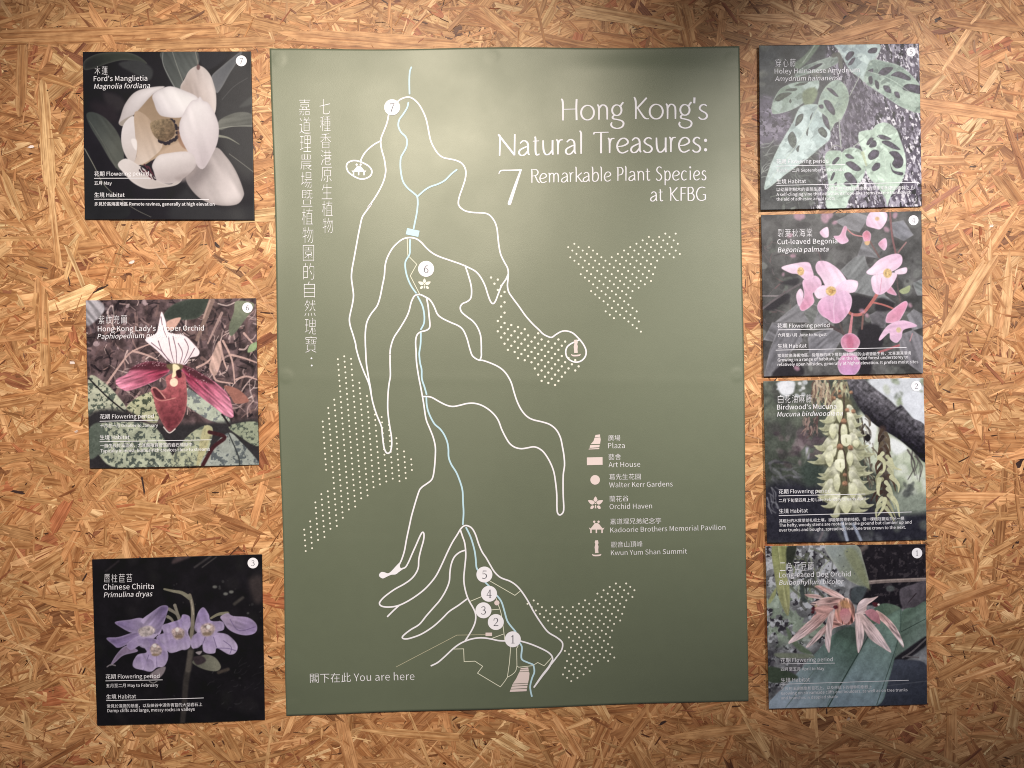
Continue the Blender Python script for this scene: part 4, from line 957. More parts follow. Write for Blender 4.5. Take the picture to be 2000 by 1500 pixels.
    p.line([(1030, 592), (1090, 560), (1160, 555)], 16, (132, 128, 104), w2=30)
    pet([(1105, 580), (1160, 552), (1205, 575), (1320, 586), (1388, 640), (1384, 702), (1320, 727), (1240, 716), (1170, 680), (1125, 620)], (160, 140, 180), (148, 126, 188), (1130, 580, 1380, 680), (20, .06, .12, 9)); p.line([(1180, 600), (1250, 690), (1380, 660)], 5, sh)
    p.poly([(885, 930), (980, 880), (1060, 900), (1108, 970), (1080, 1008), (1000, 1002), (920, 970)], (124, 124, 108), (96, 98, 86), (1080, 960, 900, 950), soft=5); p.poly([(890, 900), (960, 890), (990, 930), (920, 960)], (58, 46, 54), soft=8); p.poly([(910, 860), (960, 850), (940, 880)], (150, 140, 150), soft=5)
    p.line([(1090, 1020), (1165, 995)], 26, (72, 62, 56), soft=8)
    p.poly([(545, 1045), (610, 990), (672, 975), (655, 1030), (600, 1075)], (140, 126, 138), soft=6); p.line([(545, 1090), (575, 1103), (605, 1088)], 6, (150, 148, 150))
    return p.C

def paint_holey(U, V):
    p = Print(U, V, (74, 77, 80)); p.shade(.4, .006, 9)
    p.bokeh(40, (90, 80, 680, 420), (14, 60), [(112, 118, 110), (54, 58, 62), (132, 134, 126), (60, 60, 66)], 16, .7, 2)
    bark = [(660, 60), (1400, 60), (1415, 1400), (480, 1410), (560, 1000), (640, 860), (740, 520)]
    p.poly(bark, (86, 80, 94), soft=30); p.noise_in(bark, (150, 146, 160), .05, .52, 4, 80, .5); p.noise_in(bark, (44, 40, 50), .045, .56, 14, 80, .45); p.noise_in(bark, (206, 204, 212), .07, .60, 24, 70, .5)
    p.poly([(760, 330), (1000, 420), (1050, 560), (900, 900), (720, 900)], (72, 66, 80), soft=80, a=.6)
    lb = [(85, 520), (330, 640), (300, 860), (90, 1000)]
    p.poly(lb, (98, 92, 108), soft=40); p.noise_in(lb, (136, 130, 146), .04, .52, 6, 20, .4); p.noise_in(lb, (60, 56, 66), .04, .6, 7)
    p.poly([(90, 940), (400, 900), (560, 1000), (500, 1410), (95, 1430)], (66, 68, 70), soft=40); p.sticks(70, (90, 900, 560, 1400), (60, 180), (6, 14), [(112, 118, 112), (132, 140, 134), (84, 90, 88), (52, 52, 56)], 12, .7, (10, 40))
    p.sticks(24, (90, 880, 260, 1180), (60, 140), (6, 10), [(150, 156, 152)], 13, .7, (-25, 14))
    bk = (78, 72, 86)
    def leaf(pts, c, c2, d, holes, mid=None, hc=bk, st=(40, .05, .03, 5)):
        p.poly(pts, c, c2, d, soft=4, edge=(176, 190, 182), ew=6, streak=st)
        p.noise_in(pts, tuple(min(255, v + 26) for v in c2), .016, .50, int(pts[0][0]) % 97, 35, .5, soft=14, a=.7); p.noise_in(pts, tuple(v * .78 for v in c), .02, .58, int(pts[0][1]) % 89, -40, .5, soft=14, a=.6)
        for h in holes: p.poly(h, hc, soft=4, edge=(56, 56, 62), ew=8, n=.4, nf=.05)
        if mid: p.line(mid, 7, (186, 200, 190), a=.7, w2=4)
    p.line([(400, 250), (470, 190), (560, 80)], 64, (112, 126, 112), w2=40, soft=8); p.line([(440, 230), (540, 85)], 10, (150, 162, 150))
    leaf([(375, 350), (420, 280), (520, 230), (700, 175), (730, 225), (600, 290), (480, 320)], (118, 132, 126), (150, 162, 156), (400, 330, 700, 190), [[(470, 290), (560, 240), (600, 240), (520, 290)]])
    p.line([(690, 170), (735, 165), (750, 260)], 34, (92, 92, 88), soft=8)
    leaf([(718, 70), (1055, 70), (1030, 200), (965, 310), (940, 385), (900, 350), (830, 300), (780, 220), (740, 140)], (160, 176, 182), (176, 192, 190), (760, 90, 940, 340), [[(785, 185), (815, 140), (855, 140), (850, 170), (805, 212)], [(805, 245), (840, 195), (868, 190), (840, 242)], [(968, 135), (1000, 108), (1045, 108), (1035, 146), (985, 152)]])
    leaf([(1000, 205), (1100, 215), (1230, 255), (1325, 330), (1400, 440), (1405, 630), (1250, 592), (1150, 530), (1040, 455), (945, 385), (955, 290)], (122, 138, 132), (146, 162, 152), (980, 240, 1360, 600), [[(1055, 310), (1100, 268), (1175, 268), (1130, 320), (1070, 334)], [(1155, 330), (1220, 298), (1310, 345), (1300, 372), (1200, 342)], [(972, 350), (1000, 338), (1008, 390), (985, 402)], [(1028, 370), (1058, 392), (1055, 445), (1030, 420)], [(1093, 415), (1140, 420), (1158, 472), (1110, 460)], [(1183, 465), (1218, 468), (1228, 515), (1195, 505)], [(968, 295), (1010, 275), (1005, 310)], [(1250, 440), (1290, 400), (1400, 420), (1400, 480), (1320, 465)]], [(975, 300), (1150, 360), (1385, 520)], st=(25, .05, .05, 6))
    leaf([(185, 605), (200, 540), (260, 440), (380, 390), (480, 385), (570, 375), (545, 480), (440, 560), (330, 620), (205, 648)], (128, 146, 132), (160, 176, 172), (240, 460, 400, 600), [[(212, 525), (260, 480), (348, 475), (300, 512), (240, 545)], [(298, 455), (330, 440), (392, 440), (372, 460)], [(375, 415), (420, 395), (480, 388), (440, 412)], [(328, 545), (338, 525), (348, 545), (338, 560)]], hc=(84, 94, 82))
    p.poly([(440, 470), (520, 430), (560, 470), (520, 560), (450, 570)], (116, 128, 104), soft=12)
    leaf([(525, 565), (420, 590), (355, 720), (250, 900), (180, 1050), (128, 1222), (148, 1255), (300, 1135), (480, 1005), (565, 930), (655, 850), (652, 760), (600, 680), (592, 590)], (162, 180, 180), (176, 192, 192), (500, 600, 260, 1100), [[(318, 830), (355, 788), (388, 850), (372, 925), (330, 890)], [(562, 775), (600, 752), (638, 800), (622, 838), (580, 812)], [(395, 665), (442, 645), (432, 700), (378, 745)], [(465, 800), (485, 755), (478, 822)], [(498, 670), (520, 635), (502, 692)], [(385, 930), (410, 900), (402, 955)]], [(560, 600), (440, 820), (250, 1080), (140, 1240)], hc=(88, 96, 90))
    leaf([(560, 600), (590, 480), (650, 400), (720, 368), (780, 410), (814, 490), (802, 580), (750, 690), (700, 722), (662, 785), (640, 700), (610, 650)], (150, 168, 160), (136, 152, 138), (600, 500, 780, 600), [[(632, 435), (680, 445), (730, 505), (690, 492)], [(608, 540), (655, 540), (698, 610), (692, 655), (640, 612)], [(598, 655), (640, 680), (658, 775), (612, 725)], [(568, 575), (600, 570), (606, 598), (580, 600)], [(545, 560), (575, 470), (560, 540)]])
    p.line([(735, 690), (740, 800), (750, 920)], 10, (150, 156, 152)); p.line([(900, 340), (820, 500)], 7, (150, 156, 150)); p.line([(640, 960), (700, 900), (760, 920)], 8, (130, 130, 128))
    leaf([(618, 992), (650, 945), (740, 942), (755, 955), (790, 928), (860, 918), (932, 960), (952, 1050), (932, 1150), (880, 1230), (815, 1330), (780, 1412), (640, 1412), (630, 1300), (650, 1230), (630, 1100)], (158, 178, 164), (172, 190, 180), (660, 960, 780, 1380), [[(678, 1035), (715, 995), (738, 1005), (692, 1058)], [(782, 978), (815, 968), (858, 1005), (810, 1005)], [(788, 1040), (840, 1030), (915, 1090), (870, 1108), (812, 1072)], [(776, 1130), (825, 1120), (880, 1190), (862, 1225), (800, 1185)], [(663, 1172), (685, 1120), (702, 1125), (678, 1182)], [(690, 1215), (715, 1195), (712, 1225)], [(770, 1210), (800, 1190), (830, 1225), (800, 1230)]], [(755, 960), (745, 1150), (700, 1400)])
    leaf([(893, 800), (940, 778), (1000, 770), (1040, 730), (1110, 713), (1190, 758), (1232, 850), (1267, 960), (1278, 1080), (1242, 1190), (1155, 1310), (1125, 1390), (1110, 1330), (1040, 1230), (970, 1150), (950, 1080), (930, 960), (898, 880)], (166, 184, 172), (178, 196, 184), (960, 800, 1160, 1300), [[(955, 885), (985, 838), (1015, 845), (975, 895)], [(978, 905), (1010, 858), (1036, 870), (1035, 905), (995, 918)], [(1040, 825), (1085, 812), (1162, 848), (1090, 852)], [(1078, 872), (1140, 862), (1232, 930), (1170, 925)], [(968, 980), (1010, 935), (1056, 945), (1050, 990), (990, 1018)], [(998, 1085), (1030, 1042), (1066, 1045), (1060, 1085), (1015, 1108)], [(1140, 955), (1205, 948), (1255, 1010), (1245, 1070), (1200, 1085), (1165, 1050), (1180, 1005)], [(1148, 1040), (1175, 1100), (1252, 1118), (1240, 1142), (1170, 1115)]], [(1030, 790), (1100, 950), (1125, 1370)])
    p.line([(900, 870), (840, 920)], 8, (150, 160, 152)); p.line([(925, 960), (955, 1060)], 26, (170, 176, 140), w2=14, soft=6, a=.6)
    p.bokeh(12, (240, 1280, 540, 1410), (14, 40), [(130, 138, 130), (58, 60, 62), (104, 112, 106)], 6, .8, 31)
    return p.C

def paint_begonia(U, V):
    p = Print(U, V, (82, 82, 84)); p.shade(.5, .009, 12)
    p.bokeh(150, (95, 60, 1420, 1390), (14, 60), [(112, 116, 114), (60, 58, 62), (92, 100, 94), (48, 45, 50), (130, 134, 132)], 8, .7, 7)
    p.sticks(50, (95, 250, 700, 1000), (40, 160), (5, 14), [(120, 104, 110), (132, 90, 96), (60, 54, 60)], 3, .6)
    g = (124, 124, 132)
    def leaf(pts, c=g, st=(30, .06, .16, 4)): p.poly(pts, c, soft=6, edge=(140, 140, 148), ew=6, streak=st, smooth=False)
    leaf([(700, 140), (860, 60), (980, 100), (900, 230), (800, 200)], (130, 130, 138)); leaf([(1150, 150), (1260, 130), (1340, 250), (1260, 300), (1180, 260)], (126, 128, 140)); leaf([(880, 430), (930, 290), (1062, 440), (930, 420)], (120, 120, 128))
    leaf([(740, 540), (860, 430), (940, 410), (965, 500), (1060, 620), (1110, 740), (1190, 800), (1010, 750), (860, 715), (800, 600)], (122, 126, 130), (-50, .05, .16, 5))
    leaf([(215, 955), (380, 820), (450, 765), (560, 860), (700, 1010), (500, 960)], (126, 126, 134), (-30, .05, .16, 6)); leaf([(120, 1100), (190, 960), (300, 960), (230, 1120)], (104, 104, 112))
    leaf([(125, 1400), (170, 1180), (240, 1010), (420, 1000), (435, 1110), (330, 1210), (190, 1390)], (116, 116, 126), (-60, .05, .16, 7)); leaf([(480, 1060), (660, 1005), (775, 1055), (700, 1190), (520, 1310), (490, 1200)], (120, 120, 130), (-40, .06, .2, 8))
    leaf([(1225, 1060), (1330, 1020), (1420, 1080), (1420, 1380), (1290, 1290), (1230, 1180)], (124, 122, 132), (70, .05, .2, 9)); leaf([(1285, 900), (1340, 850), (1412, 890), (1412, 1000), (1330, 1025)], (120, 120, 128), (60, .06, .2, 10)); leaf([(980, 900), (1060, 855), (1125, 900), (1110, 1000), (1010, 1010)], (100, 98, 106))
    leaf([(1330, 640), (1418, 600), (1418, 740), (1370, 740)], (116, 122, 124)); leaf([(440, 880), (500, 800), (580, 830), (540, 940), (510, 990)], (106, 110, 110))
    for q in [[(830, 740), (1000, 770), (960, 860), (860, 900), (810, 850)], [(900, 1000), (1060, 985), (1085, 1150), (900, 1210)], [(1060, 760), (1180, 800), (1150, 860), (1030, 860)], [(190, 1390), (330, 1260), (440, 1330), (420, 1395)], [(900, 1230), (1000, 1250), (980, 1390), (900, 1390)], [(130, 840), (300, 730), (330, 760), (200, 860)], [(250, 640), (400, 600), (380, 660)]]:
        p.poly(q, (42, 39, 47), soft=14)
    p.line([(110, 745), (240, 745)], 8, (150, 140, 146)); p.line([(110, 850), (260, 740), (450, 630)], 16, (100, 92, 98)); p.line([(640, 980), (740, 1030), (770, 1050)], 24, (84, 70, 74)); p.line([(735, 960), (770, 1050)], 16, (92, 80, 80)); p.line([(1200, 560), (1215, 700), (1235, 800)], 12, (96, 82, 84))
    rd = (190, 104, 100)
    p.line([(1150, 70), (1165, 250), (1195, 400)], 16, (136, 88, 92)); p.line([(985, 300), (1060, 430)], 14, (116, 84, 84)); p.line([(790, 190), (850, 245), (930, 262)], 10, (205, 130, 134)); p.line([(1215, 390), (1280, 310)], 12, (150, 110, 112))
    p.line([(800, 868), (850, 896), (925, 885), (1000, 795), (1045, 725)], 22, rd, w2=28); p.line([(1000, 795), (1100, 818), (1200, 858)], 14, rd); p.line([(842, 890), (830, 980), (820, 1060)], 16, (208, 128, 140), w2=28); p.line([(930, 890), (920, 1010)], 16, (130, 92, 88)); p.line([(1060, 1200), (1220, 1145)], 18, (176, 96, 104))
    p.line([(1310, 1110), (1330, 1050)], 8, (190, 140, 150))
    def pet(pts, c, c2, d, ang=60): p.poly(pts, c, c2, d, soft=4, edge=(238, 200, 230), ew=6, streak=(ang, .05, .06, 3))
    dp, md, lt = (220, 146, 178), (226, 182, 216), (242, 220, 242)
    for x, y, r in [(400, 100, 40), (440, 95, 26), (620, 110, 46), (660, 90, 34), (1190, 90, 26), (700, 150, 22), (1120, 205, 26), (360, 420, 22), (335, 255, 26), (390, 1330, 26), (920, 866, 24), (960, 902, 20), (1312, 820, 20), (280, 570, 14)]: p.blob(x, y, r, r * .7, (206, 150, 178), 12, .7, rot=x)
    pet([(955, 165), (990, 65), (1115, 65), (1122, 130), (1075, 200), (1020, 195)], md, lt, (970, 180, 1090, 80)); p.blob(1045, 118, 18, 16, (214, 172, 130), 6)
    pet([(925, 245), (958, 213), (992, 240), (985, 300), (942, 303)], (206, 104, 128), dp, (930, 220, 980, 300)); p.poly([(942, 305), (985, 300), (975, 330), (950, 330)], (214, 170, 120), soft=5)
    pet([(740, 250), (775, 180), (800, 190), (790, 250), (812, 300), (750, 322), (690, 262)], dp, md, (760, 190, 760, 320)); pet([(578, 225), (640, 185), (650, 260), (610, 270)], md, lt, (580, 220, 640, 200)); pet([(1055, 315), (1110, 275), (1125, 330), (1105, 375), (1070, 350)], dp, md, (1060, 320, 1120, 340))
    pet([(440, 620), (540, 580), (592, 640), (565, 705), (520, 725), (530, 800), (445, 866), (412, 830), (450, 740)], (218, 138, 176), md, (460, 860, 540, 620)); pet([(385, 740), (420, 685), (445, 740), (410, 830)], lt, md, (390, 700, 440, 800))
    pet([(265, 518), (330, 490), (476, 470), (512, 520), (525, 592), (460, 612), (400, 570), (340, 560)], lt, md, (280, 510, 510, 590), 20); p.blob(422, 545, 28, 34, (212, 172, 112), 6, n=.3, nf=.08)
    pet([(543, 500), (570, 462), (640, 468), (720, 520), (772, 580), (795, 640), (705, 695), (640, 690), (590, 600), (552, 550)], md, lt, (560, 480, 700, 680)); pet([(695, 690), (780, 618), (884, 628), (860, 712), (760, 714)], lt, md, (860, 640, 720, 700), 10); pet([(578, 780), (660, 718), (780, 700), (837, 760), (822, 860), (752, 950), (692, 966), (640, 932), (590, 900), (556, 842)], (228, 184, 222), (214, 148, 192), (700, 720, 640, 940), 75); pet([(536, 705), (600, 658), (684, 690), (640, 742), (572, 768), (540, 742)], lt, (230, 200, 234), (540, 700, 680, 700), 0)
    p.line([(700, 740), (690, 850), (695, 955)], 6, (236, 204, 232), a=.7); p.blob(668, 705, 42, 38, (214, 176, 112), 6, n=.35, nf=.07); p.blob(672, 706, 20, 18, (196, 146, 78), 6, n=.4, nf=.09)
    pet([(1138, 650), (1204, 738), (1120, 712)], dp, dp, (0, 0, 1, 1)); pet([(955, 552), (1000, 508), (1060, 450), (1150, 410), (1215, 402), (1247, 430), (1240, 490), (1180, 540), (1100, 560), (1000, 575)], md, lt, (1220, 410, 1020, 560), -30); pet([(1000, 590), (1100, 560), (1200, 560), (1185, 625), (1125, 702), (1062, 735), (1010, 700)], lt, md, (1040, 570, 1080, 730), 80); pet([(1190, 540), (1280, 512), (1278, 560), (1205, 568)], lt, lt, (0, 0, 1, 1)); p.blob(1128, 560, 35, 38, (214, 178, 116), 6, n=.3, nf=.07)
    p.line([(1080, 600), (1065, 720)], 6, (214, 130, 160), a=.6)
    pet([(1118, 960), (1122, 900), (1160, 860), (1262, 788), (1292, 812), (1252, 900), (1210, 955)], (222, 138, 176), dp, (1280, 800, 1140, 950), -45); pet([(1128, 985), (1230, 943), (1312, 955), (1368, 990), (1260, 1018), (1242, 1080), (1200, 1125), (1150, 1095), (1140, 1045), (1070, 1105), (1062, 1080)], (232, 184, 222), md, (1340, 980, 1100, 1080), -10); p.blob(1218, 1020, 20, 22, (214, 190, 150), 6)
    pet([(748, 1100), (790, 1053), (855, 1053), (904, 1110), (882, 1172), (820, 1202), (762, 1165)], (206, 116, 154), (224, 158, 190), (820, 1060, 820, 1200)); p.poly([(795, 1110), (820, 1070), (850, 1110), (845, 1170), (805, 1170)], (196, 96, 132), soft=12, a=.7)
    pet([(722, 1290), (775, 1218), (865, 1218), (908, 1290), (892, 1352), (840, 1392), (750, 1372)], (206, 136, 182), (208, 150, 210), (800, 1220, 820, 1390))
    p.poly([(1222, 703), (1270, 675), (1312, 660), (1302, 712), (1252, 728)], (160, 172, 126), soft=5)
    return p.C

def paint_mucuna(U, V):
    p = Print(U, V, (72, 78, 72)); p.shade(.35, .005, 14)
    p.poly([(110, 90), (560, 90), (600, 460), (300, 500), (110, 400)], (72, 78, 72), soft=60)
    p.bokeh(40, (120, 90, 560, 520), (20, 70), [(96, 104, 92), (56, 60, 60), (120, 126, 116), (70, 66, 70)], 22, .6, 21)
    p.poly([(240, 110), (360, 105), (365, 190), (300, 220), (250, 190)], (206, 210, 220), soft=12); p.bokeh(14, (230, 100, 460, 230), (8, 24), [(190, 196, 206)], 8, .8, 3)
    for x, y in [(415, 120), (443, 158)]: p.blob(x, y, 16, 14, (196, 200, 204), 8)
    p.bokeh(40, (200, 480, 620, 780), (14, 50), [(104, 88, 96), (60, 52, 60), (130, 118, 124), (82, 70, 78)], 12, .7, 5)
    p.line([(475, 650), (480, 720)], 26, (168, 166, 182), soft=12); p.line([(490, 660), (440, 800)], 14, (110, 116, 106), soft=10)
    p.sticks(16, (140, 760, 380, 900), (80, 200), (10, 24), [(120, 122, 130), (56, 56, 64), (92, 92, 100)], 8, .8, (20, 35), 8)
    p.poly([(130, 960), (560, 940), (640, 1060), (980, 1050), (1060, 1150), (1450, 1160), (1450, 1410), (145, 1420)], (46, 46, 56), soft=60)
    p.sticks(12, (140, 960, 220, 1130), (50, 100), (8, 14), [(120, 122, 132)], 9, .8, (60, 15), 5); p.poly([(420, 800), (560, 720), (600, 900), (470, 950)], (60, 70, 66), soft=40)
    p.bokeh(30, (500, 1230, 1450, 1400), (16, 60), [(72, 74, 80), (110, 118, 112), (38, 38, 48), (128, 132, 140)], 20, .6, 17)
    p.line([(760, 1250), (800, 1390)], 26, (150, 160, 180), soft=8); p.line([(850, 1260), (910, 1390)], 24, (140, 150, 172), soft=8); p.line([(600, 1330), (570, 1400)], 18, (110, 104, 112), soft=8)
    # bright foliage and sky on the right
    p.poly([(980, 80), (1430, 70), (1435, 500), (1300, 360), (1100, 230)], (196, 202, 212), soft=20); p.bokeh(30, (1120, 80, 1430, 300), (16, 50), [(132, 146, 116), (168, 176, 160), (104, 112, 100), (214, 220, 230)], 14, .8, 33)
    p.poly([(1240, 240), (1330, 180), (1420, 220), (1420, 470), (1300, 360)], (204, 210, 222), soft=14)
    p.poly([(900, 360), (1000, 420), (1200, 560), (1440, 750), (1440, 1090), (1300, 1060), (1200, 900), (1000, 820), (900, 600)], (184, 194, 176), soft=30); p.bokeh(46, (1150, 620, 1440, 1080), (18, 60), [(150, 164, 140), (206, 212, 208), (122, 134, 112), (196, 204, 190)], 18, .7, 35)
    p.poly([(930, 385), (1040, 470), (1000, 640), (930, 560)], (214, 220, 222), soft=14); p.poly([(1160, 560), (1290, 640), (1200, 700), (1150, 640)], (216, 222, 226), soft=18)
    p.poly([(1150, 1030), (1440, 1020), (1440, 1160), (1150, 1160)], (128, 138, 128), soft=40); p.sticks(7, (1290, 640, 1400, 720), (160, 240), (10, 16), [(76, 70, 72)], 41, .8, (78, 6), 5); p.bokeh(10, (1250, 940, 1330, 1020), (12, 34), [(80, 84, 84)], 10, .8, 2)
    # branch
    p.poly([(805, 85), (930, 85), (1000, 140), (1140, 250), (1210, 315), (1235, 290), (1285, 345), (1330, 400), (1435, 475), (1440, 755), (1330, 665), (1200, 560), (1050, 472), (955, 390), (880, 290), (825, 170)], (98, 96, 104), (36, 34, 42), (1130, 250, 1020, 440), soft=6, n=.55, nf=.045, streak=(40, .07, .2, 4))
    p.line([(1120, 400), (1200, 330), (1240, 310)], 14, (46, 44, 50), soft=8)
    # small hanging sprigs
    p.sticks(60, (520, 90, 660, 250), (50, 110), (12, 20), [(150, 128, 108), (196, 196, 160), (104, 80, 72), (176, 160, 140)], 51, .9, (88, 14)); p.sticks(26, (450, 380, 560, 500), (40, 80), (12, 18), [(92, 72, 72), (140, 118, 112)], 52, .9, (100, 20)); p.sticks(26, (690, 90, 800, 190), (40, 90), (12, 26), [(150, 140, 112), (120, 96, 80), (190, 190, 156)], 55, .9, (95, 14))
    p.sticks(16, (880, 370, 960, 520), (60, 120), (10, 22), [(52, 46, 44), (176, 176, 160), (84, 76, 66)], 53, .9, (80, 12)); p.sticks(26, (930, 600, 1010, 900), (50, 100), (10, 18), [(60, 52, 50), (150, 150, 128), (96, 86, 78)], 54, .9, (75, 20))
    p.blob(965, 560, 26, 30, (40, 38, 40), 5)
    # second cluster
    p.line([(1085, 490), (1100, 700), (1120, 1150)], 60, (66, 52, 50), soft=14, a=.8)
    R = random.Random(8)
    for k in range(26):
        y = 500 + k * 26; s = 1 if k % 2 else -1; x = 1100 + s * R.uniform(10, 40)
        if k < 8: p.line([(x, y), (x + s * 22, y + 40), (x + s * 30, y + 90)], 30, R.choice([(58, 48, 44), (74, 60, 52), (96, 84, 70)]), w2=10)
        else: p.line([(x, y - 20), (x + s * 36, y + 30), (x + s * R.uniform(20, 80), y + R.uniform(80, 110))], 34, R.choice([(170, 172, 138), (150, 150, 118), (186, 188, 156), (84, 68, 58), (64, 50, 46)]), w2=6)
    for q in [[(1060, 720), (1100, 760), (1095, 830), (1060, 845)], [(1150, 740), (1180, 800), (1240, 822)], [(1160, 880), (1215, 940), (1215, 1000)], [(1170, 1050), (1205, 1100), (1225, 1200)], [(1060, 900), (1050, 1000), (1065, 1030)], [(1105, 1060), (1090, 1130), (1050, 1190)]]: p.line(q, 40, (190, 192, 156), w2=8)
    # main cluster
    p.poly([(720, 260), (830, 260), (880, 600), (900, 900), (860, 1140), (690, 1140), (650, 900), (680, 500)], (92, 90, 70), soft=24)
    cr, sh, hi = (206, 208, 178), (136, 138, 104), (228, 230, 208)
    RM = random.Random(4)
    def wing(x, y, s, w, h, tip=1):
        x += RM.uniform(-16, 16); y += RM.uniform(-14, 14); w *= RM.uniform(.8, 1.15); h *= RM.uniform(.85, 1.25); k_ = RM.uniform(.82, 1.04)
        hi, sh = tuple(a * k_ for a in (240, 241, 224)), tuple(a * k_ for a in (158, 160, 128))
        q = [(x, y), (x + s * .35 * w, y - .05 * h), (x + s * .7 * w, y + .45 * h), (x + s * .9 * w, y + .72 * h), (x + s * 1.3 * w * tip, y + .74 * h), (x + s * .95 * w, y + .98 * h), (x + s * .5 * w, y + h), (x + s * .1 * w, y + .8 * h)]
        p.poly(q, hi, sh, (x, y, x + s * .4 * w, y + h), soft=5, edge=(196, 198, 168), ew=9, n=.15, nf=.04)
        p.line([(x + s * .1 * w, y + .84 * h), (x + s * .5 * w, y + 1.04 * h), (x + s * .95 * w, y + 1.02 * h)], 13, (84, 84, 64), soft=8, a=.5)
    for x, y, s, w, h in [(740, 260, -1, 90, 90), (800, 290, 1, 90, 90), (730, 460, -1, 120, 100), (810, 590, 1, 150, 100), (720, 610, -1, 130, 100), (730, 850, -1, 120, 100), (810, 760, 1, 140, 100), (740, 920, -1, 140, 100), (810, 930, 1, 140, 100), (750, 1000, -1, 120, 100), (810, 1010, 1, 120, 100), (700, 400, -1, 110, 100), (720, 330, -1, 120, 100), (810, 360, 1, 110, 110), (820, 430, 1, 90, 110), (720, 520, -1, 135, 110), (690, 570, -1, 90, 90), (830, 490, 1, 80, 60), (820, 540, 1, 130, 100), (700, 640, -1, 110, 80), (690, 690, -1, 140, 95), (820, 650, 1, 120, 100), (830, 700, 1, 130, 100), (710, 760, -1, 120, 90), (830, 790, 1, 100, 90), (730, 800, -1, 150, 110), (820, 840, 1, 140, 90), (700, 890, -1, 110, 90), (830, 900, 1, 140, 100), (730, 960, -1, 110, 100), (830, 970, 1, 110, 90), (720, 1040, -1, 100, 90), (840, 1030, 1, 110, 90), (760, 1080, -1, 80, 95), (810, 1080, 1, 130, 90)]:
        wing(x, y, s, w, h)
    for x, y, w, h in [(q[0] + RM.uniform(-8, 8), q[1], q[2] * RM.uniform(.75, .95), q[3]) for q in [(730, 260, 46, 170), (690, 455, 36, 110), (780, 455, 34, 130), (660, 680, 40, 110), (745, 665, 38, 170), (820, 675, 34, 110), (720, 860, 36, 130), (790, 1040, 60, 130), (840, 930, 46, 120), (870, 580, 40, 60)]]:
        p.blob(x, y + h * .75, w * 1.15, h * .38, (84, 84, 64), 16, .6)
        p.poly([(x - w * .5, y), (x + w * .5, y), (x + w * .95, y + h * .45), (x + w * .6, y + h * .85), (x + w * .1, y + h * 1.05), (x - w * .5, y + h * .85), (x - w * .9, y + h * .45)], hi, (176, 178, 142), (x - w * .4, y, x + w * .3, y + h), soft=5, edge=(190, 192, 158), ew=10, n=.12, nf=.04)
    for x, y in [(790, 570), (742, 770)]: p.poly([(x - 36, y - 30), (x + 36, y - 30), (x + 40, y + 30), (x, y + 62), (x - 40, y + 30)], hi, cr, (x, y - 30, x, y + 60), soft=4); p.line([(x, y - 4), (x + 4, y + 28)], 9, (142, 142, 108), soft=5, a=.8)
    p.line([(775, 200), (770, 380), (742, 470), (745, 600), (780, 700), (795, 930)], 11, (70, 58, 52), soft=5)
    for x, y, r in [(772, 425, 32), (740, 632, 36), (825, 640, 30), (690, 238, 26), (742, 224, 24), (832, 192, 20), (850, 345, 24), (738, 182, 18), (800, 335, 24), (780, 930, 30), (780, 860, 22)]: r *= .72; p.blob(x, y, r, r * .9, (156, 118, 94), 7, n=.3, nf=.05); p.blob(x + 4, y + r * .7, r * .9, r * .4, (92, 70, 58), 7, .7)
    return p.C

